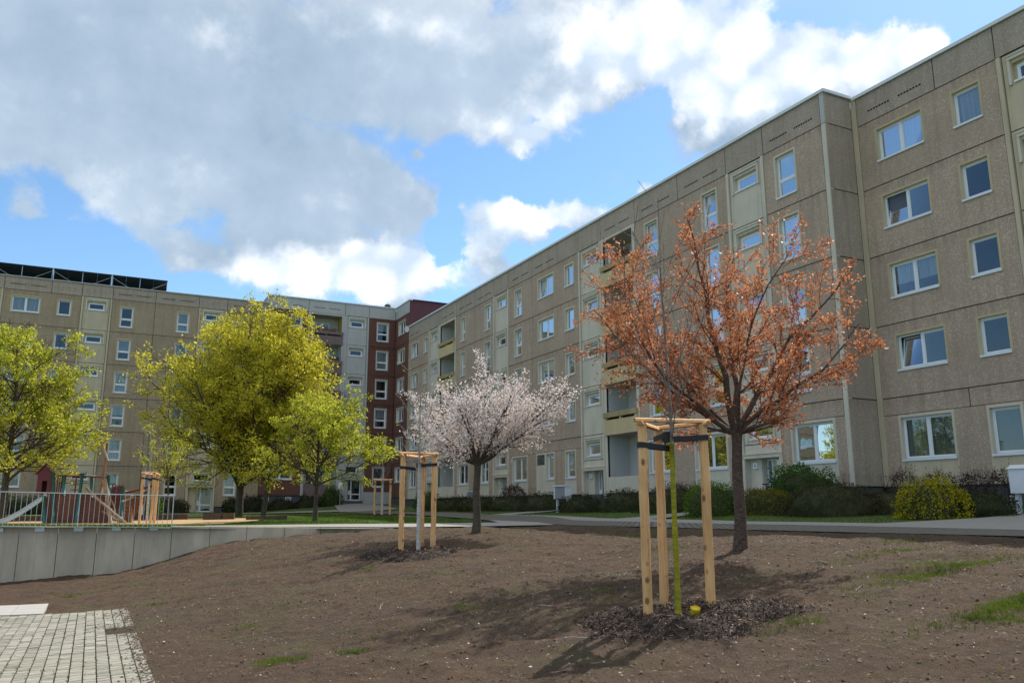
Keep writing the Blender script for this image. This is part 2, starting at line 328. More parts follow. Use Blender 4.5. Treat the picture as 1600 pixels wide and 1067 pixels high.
def conc(name, c, stain=.5):
    def b(t):
        p = pos(t)
        a = t.noise(t.mapping(p, sc=(1.0, 1.0, .45)), 1.4, 6, .65)
        s = t.noise(t.mapping(p, sc=(5, 5, .5)), 1.2, 6, .65)
        f = t.noise(p, 45., 4, .65)
        c1 = t.mix(t.rng(a, .35, .7, 0, stain), c, tuple(x * .5 for x in c))
        c1 = t.mix(t.rng(s, .5, .72, 0, stain), c1, tuple(x * .6 for x in c))
        c1 = t.mix(t.rng(f, .3, .75, 0, .3), c1, tuple(x * .72 for x in c))
        r = t.node('ShaderNodeObjectInfo').outputs['Random']
        c1 = t.mix(t.math('MULTIPLY', r, .22), c1, tuple(x * .7 for x in c))
        return pr(t, c1, .85, f, .25, .004)
    return mat(name, b)
M['conc'] = conc('precast_concrete', (.62, .525, .40), .9)
M['slab'] = conc('pale_slabs', (.44, .42, .38), .25)
M['paver'] = mat('grey_pavers', lambda t: pr(t, t.mix(t.rng(t.noise(pos(t), 1.2, 6, .7), .35, .7), t.mix(island(t), (.25, .24, .19), (.40, .385, .315)), (.26, .24, .19)), .9, t.noise(pos(t), 60., 4), .5, .006))
def pathm(t):
    p = pos(t)
    br = t.node('ShaderNodeTexBrick', {'Vector': p, 'Color1': (.19, .18, .16, 1), 'Color2': (.27, .255, .23, 1), 'Mortar': (.045, .045, .028, 1), 'Scale': 1.0, 'Mortar Size': .045, 'Mortar Smooth': .1, 'Brick Width': .24, 'Row Height': .16, 'Bias': 0.})
    n = t.noise(p, .8, 6, .65)
    c = t.mix(t.rng(n, .4, .75, 0, .5), br.outputs[0], (.13, .12, .09))
    return pr(t, c, .9, t.math('SUBTRACT', 1.0, br.outputs[1]), .5, .01)
M['path'] = mat('path_pavers', pathm)
M['path_smooth'] = plain('path_smooth_slabs', (.27, .26, .235), .9, .12, 3.)
M['stonestack'] = mat('letter_box_grey_front', lambda t: pr(t, (.30, .30, .33), .6))

# ------------------------------------------------------------------ mesh helpers
class MB:
    def __init__(s): s.v = []; s.f = []; s.m = []; s.mats = []
    def mi(s, m):
        if m not in s.mats: s.mats.append(m)
        return s.mats.index(m)
    def face(s, pts, m):
        i = len(s.v); s.v += [tuple(p) for p in pts]; s.f.append(tuple(range(i, i + len(pts)))); s.m.append(s.mi(m))
    def box(s, c, h, m, F=None, skip=()):
        """c centre, h half sizes, F optional function (x,y,z)->world"""
        i = len(s.v)
        P = [(c[0] + a * h[0], c[1] + b * h[1], c[2] + d * h[2]) for a, b, d in ((-1, -1, -1), (1, -1, -1), (1, 1, -1), (-1, 1, -1), (-1, -1, 1), (1, -1, 1), (1, 1, 1), (-1, 1, 1))]
        if F: P = [F(*p) for p in P]
        s.v += [tuple(p) for p in P]
        for k, f in enumerate(((0, 3, 2, 1), (4, 5, 6, 7), (0, 1, 5, 4), (1, 2, 6, 5), (2, 3, 7, 6), (3, 0, 4, 7))):
            if k in skip: continue
            s.f.append(tuple(i + j for j in f)); s.m.append(s.mi(m))
    def bx(s, x0, x1, y0, y1, z0, z1, m, F=None):
        s.box(((x0 + x1) / 2, (y0 + y1) / 2, (z0 + z1) / 2), (abs(x1 - x0) / 2, abs(y1 - y0) / 2, abs(z1 - z0) / 2), m, F)
    def tube(s, pts, radii, m, n=8, caps=True, capm=None):
        pts = [Vector(p) for p in pts]
        if not hasattr(radii, '__len__'): radii = [radii] * len(pts)
        mi = s.mi(m); base = len(s.v)
        ref = Vector((0, 0, 1)) if abs((pts[-1] - pts[0]).normalized().z) < .9 else Vector((1, 0, 0))
        for k, p in enumerate(pts):
            d = (pts[min(k + 1, len(pts) - 1)] - pts[max(k - 1, 0)]).normalized()
            a = d.cross(ref).normalized(); b = d.cross(a)
            for j in range(n):
                t = 2 * PI * j / n
                s.v.append(tuple(p + (a * math.cos(t) + b * math.sin(t)) * radii[k]))
        for k in range(len(pts) - 1):
            for j in range(n):
                q = base + k * n
                s.f.append((q + j, q + (j + 1) % n, q + n + (j + 1) % n, q + n + j)); s.m.append(mi)
        if caps:
            ci = s.mi(capm or m)
            s.f.append(tuple(base + j for j in range(n))); s.m.append(ci)
            q = base + (len(pts) - 1) * n
            s.f.append(tuple(q + n - 1 - j for j in range(n))); s.m.append(ci)
    def build(s, name, parent=None, smooth=False, origin=None):
        me = bpy.data.meshes.new(name)
        v = s.v
        if origin is not None: v = [(a - origin[0], b - origin[1], c - origin[2]) for a, b, c in v]
        me.from_pydata(v, [], s.f)
        for m in s.mats: me.materials.append(m)
        me.polygons.foreach_set('material_index', s.m)
        if smooth: me.polygons.foreach_set('use_smooth', [True] * len(s.f))
        me.update()
        o = bpy.data.objects.new(name, me); C.objects.link(o)
        if origin is not None: o.location = origin
        if parent is not None: o.parent = parent; o.matrix_parent_inverse = parent_inv(parent)
        return o
def parent_inv(p):
    # world matrices of freshly made roots are pure transforms we know
    m = Matrix.LocRotScale(p.location, p.rotation_euler, p.scale)
    if p.parent is not None: m = parent_world(p)
    return m.inverted()
def parent_world(p):
    m = Matrix.LocRotScale(p.location, p.rotation_euler, p.scale)
    if p.parent is None: return m
    return parent_world(p.parent) @ p.matrix_parent_inverse @ m
def tag(o, label=None, cat=None, group=None, kind=None):
    if label: o['label'] = label
    if cat: o['category'] = cat
    if group: o['group'] = group
    if kind: o['kind'] = kind
    return o
def thing(name, label, cat, loc, group=None):
    o = bpy.data.objects.new(name, None); C.objects.link(o); o.location = loc; o.empty_display_size = .2
    return tag(o, label, cat, group)
def quads(name, V, m, parent=None, smooth=False):
    """V (n,4,3) array of separate quads"""
    n = len(V); me = bpy.data.meshes.new(name)
    me.vertices.add(n * 4); me.vertices.foreach_set('co', np.asarray(V, np.float32).reshape(-1))
    me.loops.add(n * 4); me.loops.foreach_set('vertex_index', np.arange(n * 4, dtype=np.int32))
    me.polygons.add(n); me.polygons.foreach_set('loop_start', np.arange(n, dtype=np.int32) * 4)
    me.materials.append(m); me.update(calc_edges=True); me.validate()
    o = bpy.data.objects.new(name, me); C.objects.link(o)
    if parent is not None: o.parent = parent; o.matrix_parent_inverse = parent_inv(parent)
    return o
def leaves(rng, P, size, aspect=.55, up=0.0, D=None, fold=.25):
    """rhombus leaves at P (n,3)"""
    n = len(P)
    d = rng.normal(size=(n, 3)); d[:, 2] += up
    if D is not None: d = d * .8 + D
    d /= np.linalg.norm(d, axis=1)[:, None]
    q = rng.normal(size=(n, 3)); s = np.cross(d, q); s /= np.linalg.norm(s, axis=1)[:, None] + 1e-9
    nn = np.cross(d, s)
    L = size * rng.uniform(.6, 1.3, n)[:, None]; W = L * aspect * .5
    f = nn * L * fold * rng.uniform(-1, 1, n)[:, None]
    return np.stack([P, P + d * L * .5 + s * W + f, P + d * L, P + d * L * .5 - s * W + f * .6], 1)

# value noise (vectorised)
_tab = np.random.RandomState(3).rand(256, 256)
def vn(x, y, s):
    x = x * s; y = y * s
    i = np.floor(x).astype(int); j = np.floor(y).astype(int); fx = x - i; fy = y - j
    fx = fx * fx * (3 - 2 * fx); fy = fy * fy * (3 - 2 * fy)
    a = _tab[i % 256, j % 256]; b = _tab[(i + 1) % 256, j % 256]; c = _tab[i % 256, (j + 1) % 256]; d = _tab[(i + 1) % 256, (j + 1) % 256]
    return (a * (1 - fx) + b * fx) * (1 - fy) + (c * (1 - fx) + d * fx) * fy - .5

# ------------------------------------------------------------------ terrain
class TPS:
    def __init__(s, P, lam=1e-3):
        P = np.array(P, float); s.p = P[:, :2]; n = len(P)
        K = s.k(s.p, s.p) + lam * np.eye(n)
        A = np.zeros((n + 3, n + 3)); A[:n, :n] = K; A[:n, n] = 1; A[:n, n + 1:] = s.p; A[n:, :n] = A[:n, n:].T
        s.w = np.linalg.solve(A, np.concatenate([P[:, 2], [0, 0, 0]]))
    def k(s, a, b):
        d = np.linalg.norm(a[:, None] - b[None], axis=2); return np.where(d > 0, d * d * np.log(d + 1e-12), 0) * .01
    def __call__(s, x, y):
        x = np.asarray(x, float); sh = x.shape; q = np.stack([x.ravel(), np.asarray(y, float).ravel()], 1)
        out = np.empty(len(q))
        for i in range(0, len(q), 50000):
            c = q[i:i + 50000]; out[i:i + 50000] = s.k(c, s.p) @ s.w[:-3] + s.w[-3] + c @ s.w[-2:]
        return out.reshape(sh)
soil_h = TPS([(-1.92, 25, -1.85), (-.75, 25, -1.79), (.16, 25, -1.75), (1.09, 25, -1.64), (2.02, 25, -1.38), (3.01, 25, -1.05), (3.99, 25, -.92), (5.02, 25, -.86), (6.04, 25, -.77), (7.06, 25, -.73), (8.17, 24.4, -.66),
              (-8, 25, -1.9), (-14, 25, -1.9), (-14, 10, -1.8), (-5, 16, -1.76), (.7, 16.5, -1.75), (.65, 12, -1.72), (.6, 9.3, -1.70), (.6, 5, -1.67), (0, 0, -1.66), (-8, 0, -1.7), (-14, -4, -1.7), (-5, 10, -1.72),
              (6.0, 7.9, -1.25), (4.0, 9.0, -1.42), (6.4, 17.3, -1.0), (10, 11.2, -.72), (9.1, 20.2, -.66), (3.2, 17, -1.42), (3.3, 21, -1.2), (4.6, 13, -1.22), (2.2, 12, -1.6), (2, 20.5, -1.55), (7.5, 13.5, -.92), (11.5, 15.5, -.66), (11, 21, -.64),
              (14, 0, -.56), (14, 8.7, -.545), (14, 12.9, -.57), (14, 20, -.60), (14, 24.5, -.625), (14.2, -5, -.56), (10.7, 6, -.78), (8, 4, -1.05), (6, 3, -1.3), (3, 3, -1.55), (9, 0, -1.0), (5, -2, -1.45), (12.3, 5.0, -.64), (12.3, 11, -.60), (8, 9.3, -.97)])
upper_h = TPS([(14, -8, -.54), (14, 0, -.54), (14, 8.7, -.54), (14, 12.9, -.57), (14, 20, -.60), (14, 28, -.63), (-14, 25.2, -.45), (-2, 25.2, -.47), (2, 25.2, -.55), (8, 24.4, -.64), (8, 28.8, -.62), (9, 38, -.54), (15, 46, -.48), (9, 57, -.50), (0, 45, -.66), (2, 33, -.64), (20, 64, -.38), (-5, 70, -.4), (7, 75.5, -.42),
               (12, 75.5, -.38), (16, 75.5, .0), (21, 75.5, .3), (26, 75.5, .3), (18.5, 8, -.5), (18.5, 20, -.5), (18.5, 28, -.5), (18.5, 40, -.47), (19, 55, -.42), (25, 60, -.02), (25, 40, 0), (25, 24, 0), (26.6, 17, -.03), (26.6, 0, -.03), (26.6, -12, 0), (22, 20, -.22), (22, 30, -.22), (22.5, 45, -.2), (22.5, 56, -.2), (-35, 75, -.4), (-35, 45, -.6), (-35, 25, -.45), (14, 70, -.34), (14, -14, -.54)])
def sheet(name, x0, x1, y0, y1, step, hf, m, keep=None, kind='structure', off=0.0, smooth=True, skirt=False):
    xs = np.linspace(x0, x1, max(2, int(round((x1 - x0) / step)) + 1)); ys = np.linspace(y0, y1, max(2, int(round((y1 - y0) / step)) + 1))
    X, Y = np.meshgrid(xs, ys, indexing='ij'); Z = hf(X, Y) + off
    nx, ny = X.shape; V = np.stack([X, Y, Z], -1).reshape(-1, 3)
    i, j = np.meshgrid(np.arange(nx - 1), np.arange(ny - 1), indexing='ij')
    a = (i * ny + j).ravel(); F = np.stack([a, a + ny, a + ny + 1, a + 1], 1)
    if keep is not None:
        cx = (X[:-1, :-1] + X[1:, 1:]).ravel() / 2; cy = (Y[:-1, :-1] + Y[1:, 1:]).ravel() / 2
        F = F[keep(cx, cy)]
    me = bpy.data.meshes.new(name); n = len(F)
    me.vertices.add(len(V)); me.vertices.foreach_set('co', V.astype(np.float32).reshape(-1))
    me.loops.add(n * 4); me.loops.foreach_set('vertex_index', F.astype(np.int32).reshape(-1))
    me.polygons.add(n); me.polygons.foreach_set('loop_start', np.arange(n, dtype=np.int32) * 4)
    me.materials.append(m); me.update(calc_edges=True)
    if smooth: me.polygons.foreach_set('use_smooth', [True] * n)
    o = bpy.data.objects.new(name, me); C.objects.link(o); o['kind'] = kind
    return o
def soil_z(x, y):
    z = soil_h(x, y)
    return z + vn(x, y, 1.3) * .07 + vn(x * .8 + y * .6, (y * .8 - x * .6) * .45, 4.5) * .06 + vn(x, y + 5, 11.) * .038 + vn(x + 3, y + 5, 25.) * .015
def soil_edge(x, y):
    d = np.clip((14.05 - x) / .8, 0, 1); p = np.clip((x - .9) / .9, 0, 1) + np.clip((y - 17.) / .8, 0, 1)
    return d * np.clip(p, 0, 1)
def soil_surf(x, y):
    h = soil_h(x, y) + .05 * np.clip((x - 13.3) / .7, 0, 1) * (np.asarray(y) < 24.7) + .05 * np.clip((np.asarray(y) - 24.0) / .5, 0, 1) * (np.asarray(x) > 8.1); return h + (soil_z(x, y) - h) * (0.15 + .85 * soil_edge(x, y))
wall_line = lambda x: np.where(x < 2, 25.0, 25.0 - .7 * (x - 2) / 6.2)
sheet('soil_slope', -14, 14.06, -3, 25.02, .07, soil_surf, M['soil'], keep=lambda x, y: (y < np.where(x < 8.3, wall_line(x) + .02, 24.6)))
def up(x, y): return upper_h(np.array([x]), np.array([y]))[0]
def sl_(x, y): return soil_surf(np.array([float(x)]), np.array([float(y)]))[0]
sheet('lawn', -34, 8.4, 24.3, 76, .5, lambda x, y: upper_h(x, y) + vn(x, y, .6) * .05, M['lawn'], keep=lambda x, y: y > wall_line(x) - .0)
sheet('lawn', 8.4, 26.9, 24.5, 76, .45, lambda x, y: upper_h(x, y) + vn(x, y, .6) * .05, M['lawn'])
sheet('lawn', 14.05, 26.9, -14, 24.5, .45, lambda x, y: upper_h(x, y) + vn(x, y, .6) * .04, M['lawn'])
g = MB(); g.face([(-700, -700, -2.3), (700, -700, -2.3), (700, 700, -2.3), (-700, 700, -2.3)], M['lawn']); tag(g.build('ground'), kind='structure')
g = MB(); g.face([(-14, 76, -.45), (-14, 300, -.45), (-120, 300, -.45), (-120, 20, -.45), (-34, 20, -.6), (-34, 76, -.45)], M['lawn']); tag(g.build('ground'), kind='structure')

# strips draped on the upper terrain
def strip(name, rows, m, nacross=8, off=.055, sub=1.0):
    """rows: list of (y, x0, x1) ; or generic list of (p0,p1) pairs"""
    P = []
    for (a0, b0), (a1, b1) in zip(rows[:-1], rows[1:]):
        n = max(1, int(math.dist(a0, a1) / sub))
        for k in range(n):
            t = k / n; P.append(((a0[0] + (a1[0] - a0[0]) * t, a0[1] + (a1[1] - a0[1]) * t), (b0[0] + (b1[0] - b0[0]) * t, b0[1] + (b1[1] - b0[1]) * t)))
    P.append(rows[-1])
    V = []; F = []
    for a, b in P:
        for k in range(nacross + 1):
            t = k / nacross; V.append((a[0] + (b[0] - a[0]) * t, a[1] + (b[1] - a[1]) * t))
    V = np.array(V); Z = upper_h(V[:, 0], V[:, 1]) + off
    mb = MB(); mb.v = [(x, y, z) for (x, y), z in zip(V.tolist(), Z)]
    for i in range(len(P) - 1):
        for k in range(nacross):
            q = i * (nacross + 1) + k; mb.f.append((q, q + 1, q + nacross + 2, q + nacross + 1)); mb.m.append(0)
    mb.mats = [m]
    return tag(mb.build(name, smooth=True), kind='structure')
strip('path', [((13.98, y), (17.2, y)) for y in (-14, 0, 10, 20, 28.8)] + [((14.9, 32), (18.2, 32)), ((16.2, 40), (19.2, 40)), ((17.7, 56), (20.2, 56)), ((18.0, 66), (20.6, 66))], M['path'], off=.058)
strip('path', [((17.2, y), (18.6, y)) for y in (-14, 0, 10, 20, 28.8)] + [((18.2, 32), (18.8, 32)), ((19.2, 40), (19.5, 40))], M['path_smooth'], off=.054)
strip('path', [((3.0, 25.4), (3.0, 26.4)), ((5.5, 25.0), (5.5, 28.2)), ((8.0, 24.34), (8.0, 28.8)), ((11, 24.45), (11, 28.9)), ((14.0, 24.6), (14.0, 29.0)), ((15.2, 28), (15.0, 32))], M['path_smooth'], off=.062)
strip('path', [((17.6, 65.5), (22.5, 65.5)), ((18.5, 70), (23, 70)), ((19.6, 75.3), (22.6, 75.3))], M['path_smooth'], off=.066)
strip('path', [((-34, 66.5), (-34, 68.5)), ((0, 66.5), (0, 68.5)), ((18, 66), (18, 68.2))], M['path_smooth'], off=.07)
strip('path', [((18.4, 25.6), (18.4, 27.8)), ((22, 25.9), (22, 27.4)), ((25.0, 25.9), (25.0, 27.4))], M['path_smooth'], off=.05)
strip('path', [((18.4, 38.8), (18.4, 41)), ((25.0, 38.8), (25.0, 40.6))], M['path_smooth'], off=.05)
strip('path', [((18.4, 10.5), (18.4, 15.6)), ((21.5, 12.2), (21.5, 14.6)), ((26.5, 12.6), (26.5, 14.4))], M['path_smooth'], off=.05)
# sandpit
def inpoly(x, y, P):
    r = np.zeros(x.shape, bool); n = len(P)
    for i in range(n):
        (x0, y0), (x1, y1) = P[i], P[(i + 1) % n]
        c = ((y0 > y) != (y1 > y)) & (x < (x1 - x0) * (y - y0) / (y1 - y0 + 1e-12) + x0); r ^= c
    return r
SP = [(-12, 32), (4.2, 32.0), (6.0, 36), (7.6, 41), (6.5, 48), (-12, 50)]
sheet('sandpit', -12, 8, 31, 50, .4, lambda x, y: upper_h(x, y) + .05 + vn(x, y, .8) * .05, M['sand'], keep=lambda x, y: inpoly(x, y, SP))
# paving of small blocks by the slope
rng = np.random.default_rng(5)
bx = []
def paving_edge(y): return .72 + .05 * math.sin(y * 2.3) + .05 * math.sin(y * 5.1)
pv = MB()
wcol, lrow = .128, .070
for ci in range(0, 62):
    x1 = .70 - ci * wcol; x0 = x1 - wcol
    y = 6.2 + (ci % 2) * lrow * .5
    while y < 17.6:
        cx = (x0 + x1) / 2; cy = y + lrow / 2
        if ci < 3 and 13.0 < cy < 13.75 and ci < 3 - abs(cy - 13.4) * 3: y += lrow; continue
        if cy > 16.66 - .37 * cx: break
        gx, gy = .006, .0065
        zz = 0
        pv.bx(x0 + gx, x1 - gx, y + gy, y + lrow - gy, -.05, .0, M['paver'])
        # chamfer feel: tilt each block slightly
        t1, t2, t3 = rng.normal(0, .0009, 3)
        k = len(pv.v) - 8
        for q in range(4, 8):
            a = pv.v[k + q]; pv.v[k + q] = (a[0], a[1], a[2] + t3 + (1 if a[0] > cx else -1) * t1 + (1 if a[1] > cy else -1) * t2)
        y += lrow
V = np.array(pv.v); hz = soil_h(V[:, 0], V[:, 1]) + .03
pv.v = [(a, b, c + h) for (a, b, c), h in zip(pv.v, hz)]
tag(pv.build('paving'), kind='structure')
pv = MB()
for i in range(14):
    x1 = -.60 - i * .5 + .0; 
    for (y0, y1) in ((16.72, 17.2), (17.21, 17.7), (17.71, 18.2), (18.21, 18.7)):
        q0 = len(pv.v); pv.bx(x1 - .493, x1, y0, y1 - .008, -.05, .012, M['slab'])
        pv.v[q0:] = [(a, b - .42 * (a + .6) + .12, c) for a, b, c in pv.v[q0:]]
V = np.array(pv.v); hz = soil_h(V[:, 0], V[:, 1]) + .035
pv.v = [(a, b, c + h) for (a, b, c), h in zip(pv.v, hz)]
tag(pv.build('slab_strip'), kind='structure')

# ------------------------------------------------------------------ retaining wall of precast concrete panels
wall = thing('retaining_wall', 'grey precast concrete retaining wall holding up the playground lawn above the soil slope', 'wall', (0, 25, -1))
JX = [-12.1, -11.15, -10.2, -9.25, -8.3, -7.35, -6.4, -5.45, -4.5, -3.55, -2.57, -1.63, -.75, .16, 1.09, 2.02, 3.01, 3.99, 5.02, 6.04, 7.06, 8.2]
for a, b in zip(JX[:-1], JX[1:]):
    mb = MB(); left = b < 2.1
    def top(x): return (-.45 - .0275 * (x + 2) if left else -.485 - .022 * (x - 2))
    ya, yb = float(wall_line(np.array(a))), float(wall_line(np.array(b)))
    i0, i1 = a + .007, b - .007
    zb = -2.2
    P = [(i0, ya, zb), (i1, yb, zb), (i1, yb, top(b) - .012), (i0, ya, top(a) - .012), (i0, ya + .012, top(a)), (i1, yb + .012, top(b)), (i0, ya + .14, top(a)), (i1, yb + .14, top(b)), (i0, ya + .14, zb), (i1, yb + .14, zb)]
    m = M['conc']
    mb.face([P[0], P[1], P[2], P[3]], m); mb.face([P[3], P[2], P[5], P[4]], m); mb.face([P[4], P[5], P[7], P[6]], m)
    mb.face([P[6], P[7], P[9], P[8]], m); mb.face([P[0], P[3], P[4], P[6], P[8]], m); mb.face([P[1], P[9], P[7], P[5], P[2]], m)
    mb.build('wall_panel', wall)
# railing on the wall
rail = thing('railing', 'white metal bar railing on top of the retaining wall in front of the playground', 'railing', (0, 25.06, -.5))
rz = lambda x: .41 - .02 * (x + 2.17)
def simple(name, parent, fn, smooth=False, origin=None):
    mb = MB(); fn(mb); return mb.build(name, parent, smooth, origin)
simple('top_rail', rail, lambda m: m.tube([(-10, 24.985, rz(-10)), (2.0, 24.985, rz(2))], .012, M['rail_metal'], 8))
simple('bottom_rail', rail, lambda m: m.tube([(-10, 24.985, rz(-10) - .86), (2.0, 24.985, rz(2) - .86)], .008, M['rail_metal'], 8))
k = 0; x = 2.0
while x > -9:
    thick = (k % 19 == 0)
    simple('post' if thick else 'bar', rail, lambda m: m.tube([(x, 24.985, rz(x) - (.95 if thick else .86)), (x, 24.985, rz(x))], .015 if thick else .0068, M['rail_metal'], 6))
    k += 1; x -= .122
for x in (-5.0, -4.05, -3.1, -2.1, -1.18, -.28, .62, 1.55):
    simple('bracket', rail, lambda m: (m.bx(x - .11, x + .11, 24.955, 24.995, -.60, -.50, M['grey_metal']), m.tube([(x - .05, 24.94, -.56), (x - .05, 24.96, -.56)], .02, M['grey_metal'], 6), m.tube([(x + .05, 24.94, -.56), (x + .05, 24.96, -.56)], .02, M['grey_metal'], 6)))

# ------------------------------------------------------------------ facade kit
class Facade:
    """u along the wall, v up, n outward"""
    def __init__(s, parent, O, U, N):
        s.p = parent; s.O = Vector(O); s.U = Vector(U); s.N = Vector(N); s.wall = MB(); s.back = MB()
    def P(s, u, v, n=0.0): 
        q = s.O + s.U * u + s.N * n; return (q.x, q.y, q.z + v)
    def bx(s, mb, u0, u1, v0, v1, n0, n1, m): mb.bx(u0, u1, v0, v1, n0, n1, m, lambda a, b, c: s.P(a, b, c))
    def panel(s, u0, u1, v0, v1, m, holes=(), n=0.0, gap=.021, joint='joint', depth=.30, reveal=None):
        """rectangle with rectangular holes, a joint gap round it and reveals into the holes"""
        us = sorted({u0 + gap, u1 - gap} | {x for h in holes for x in h[:2]}); vs = sorted({v0 + gap, v1 - gap} | {x for h in holes for x in h[2:4]})
        us = [x for x in us if u0 + gap - 1e-6 <= x <= u1 - gap + 1e-6]; vs = [x for x in vs if v0 + gap - 1e-6 <= x <= v1 - gap + 1e-6]
        ub = sorted({u0, u1} | {x for h in holes for x in h[:2]}); vb = sorted({v0, v1} | {x for h in holes for x in h[2:4]})
        inh = lambda a, b: any(h[0] - 1e-6 < a < h[1] + 1e-6 and h[2] - 1e-6 < b < h[3] + 1e-6 for h in holes)
        for (A, B, mm, nn) in ((us, vs, M[m], n), (ub, vb, M[joint], n - .035)):
            for i in range(len(A) - 1):
                for j in range(len(B) - 1):
                    if inh((A[i] + A[i + 1]) / 2, (B[j] + B[j + 1]) / 2): continue
                    s.wall.face([s.P(A[i], B[j], nn), s.P(A[i + 1], B[j], nn), s.P(A[i + 1], B[j + 1], nn), s.P(A[i], B[j + 1], nn)], mm)
        a, b, c, d = u0 + gap, u1 - gap, v0 + gap, v1 - gap
        for q in (((a, c), (b, c)), ((b, c), (b, d)), ((b, d), (a, d)), ((a, d), (a, c))):
            s.wall.face([s.P(*q[0], n), s.P(*q[1], n), s.P(*q[1], n - .035), s.P(*q[0], n - .035)], M[m])
        rm = M[reveal or 'surr']
        for h in holes:
            dd = h[4] if len(h) > 4 else depth
            a, b, c, d = h[:4]
            for q in (((a, c), (b, c)), ((b, c), (b, d)), ((b, d), (a, d)), ((a, d), (a, c))):
                s.wall.face([s.P(*q[0], n), s.P(*q[1], n), s.P(*q[1], n - dd), s.P(*q[0], n - dd)], rm)
wrng = random.Random(11)
def window(F, u0, u1, v0, v1, kind='single', surr='surr', n=0.0, cover=None, tilt=False, parent=None, sill=True, label=None):
    """white plastic window set back in its opening"""
    fw = .065; nf = n - .13; nb = n - .19
    mb = MB(); m = M['pvc']
    F.bx(mb, u0, u1, v0, v0 + fw, nb, nf, m); F.bx(mb, u0, u1, v1 - fw, v1, nb, nf, m)
    F.bx(mb, u0, u0 + fw, v0 + fw, v1 - fw, nb, nf, m); F.bx(mb, u1 - fw, u1, v0 + fw, v1 - fw, nb, nf, m)
    cells = [(u0 + fw, u1 - fw, v0 + fw, v1 - fw)]
    if kind == 'double':
        c = (u0 + u1) / 2; F.bx(mb, c - .05, c + .05, v0 + fw, v1 - fw, nb, nf, m)
        cells = [(u0 + fw, c - .05, v0 + fw, v1 - fw), (c + .05, u1 - fw, v0 + fw, v1 - fw)]
    elif kind == 'tall':
        c = v0 + (v1 - v0) * .40; F.bx(mb, u0 + fw, u1 - fw, c - .05, c + .05, nb, nf, m)
        cells = [(u0 + fw, u1 - fw, v0 + fw, c - .05), (u0 + fw, u1 - fw, c + .05, v1 - fw)]
    sw = .035
    W = mb
    pm = MB()
    for i, (a, b, c, d) in enumerate(cells):
        tl = tilt and i == len(cells) - 1
        g0 = nf - .03
        def tf(uu, vv, nn, c=c, tl=tl):
            if tl:
                t = R(9); h = vv - c; return F.P(uu, c + h * math.cos(t) + (nn - g0) * math.sin(t), g0 - h * math.sin(t) + (nn - g0) * math.cos(t))
            return F.P(uu, vv, nn)
        for (x0, x1, y0, y1) in ((a, b, c, c + sw), (a, b, d - sw, d), (a, a + sw, c + sw, d - sw), (b - sw, b, c + sw, d - sw)):
            W.bx(x0, x1, y0, y1, g0 - .03, g0 + .014, m, tf)
        pm.bx(a + sw, b - sw, c + sw, d - sw, g0 - .012, g0 - .002, M['glass'], tf)
    o = W.build('window', parent or F.p)
    if label: o['label'] = label
    pm.build('pane', o)
    if sill:
        sb = MB(); F.bx(sb, u0 - .05, u1 + .05, v0 - .035, v0, nf, n + .05, M['sillm']); F.bx(sb, u0 - .05, u1 + .05, v0 - .075, v0 - .035, n + .028, n + .05, M['sillm']); sb.build('sill', o)
    if surr:
        sb = MB(); w_ = .085
        for (a, b, c, d) in ((u0 - w_, u1 + w_, v1, v1 + w_), (u0 - w_, u0, v0 - .0, v1), (u1, u1 + w_, v0 - .0, v1)): F.bx(sb, a, b, c, d, n + .0, n + .012, M[surr])
        sb.build('surround', o)
    if cover is None: cover = wrng.choice(['none', 'none', 'none', 'net', 'net', 'half', 'dark', 'blind'])
    if cover != 'none':
        cb = MB(); nn = nb - .06
        mt = {'net': 'curtain', 'half': 'curtain', 'dark': 'dcurt', 'blind': 'blind', 'slat': 'gcurt'}[cover]
        if cover in ('net', 'half'):
            vlo = v0 if cover == 'net' else v0 + (v1 - v0) * wrng.uniform(.35, .6)
            N_ = max(8, int((u1 - u0) * 14)); ph = wrng.uniform(0, 6)
            for i in range(N_):
                a = u0 + (u1 - u0) * i / N_; b = u0 + (u1 - u0) * (i + 1) / N_
                na = nn + .02 * math.sin(a * 38 + ph); nb2 = nn + .02 * math.sin(b * 38 + ph)
                cb.face([F.P(a, vlo, na), F.P(b, vlo, nb2), F.P(b, v1, nb2), F.P(a, v1, na)], M[mt])
        elif cover == 'blind':
            vlo = v0 + (v1 - v0) * wrng.uniform(.1, .6); F.bx(cb, u0, u1, vlo, v1, nn - .01, nn, M[mt])
        else: F.bx(cb, u0, u1, v0, v1, nn - .01, nn, M[mt])
        cb.build('curtain', o)
    return o
def small_stair_window(F, u0, u1, v0, v1, tilt=False):
    o = window(F, u0, u1, v0, v1, 'single', None, n=-.05, cover='none', tilt=tilt, sill=True)
    sb = MB(); a, b, c, d = u0 - .22, u1 + .22, v0 - .12, v1 + .2
    F.bx(sb, a, b, d, d + .12, -.05, .03, M['cream']); F.bx(sb, a - .02, b + .02, d + .12, d + .16, -.05, .055, M['cream'])
    F.bx(sb, a, a + .10, c, d, -.05, .02, M['cream']); F.bx(sb, b - .10, b, c, d, -.05, .02, M['cream'])
    sb.build('surround', o)
    return o
def attic_slots(F, u0, u1, v, groups=2, w=1.12, gap_=.36):
    cu = (u0 + u1) / 2; tot = groups * w + (groups - 1) * gap_; a = cu - tot / 2
    for gi in range(groups):
        mb = MB()
        for k in range(8):
            s0 = a + gi * (w + gap_) + k * w / 8; F.bx(mb, s0 + .018, s0 + w / 8 - .022, v - .035, v + .035, -.02, .004, M['dark'])
        mb.build('vent_slots', F.p)
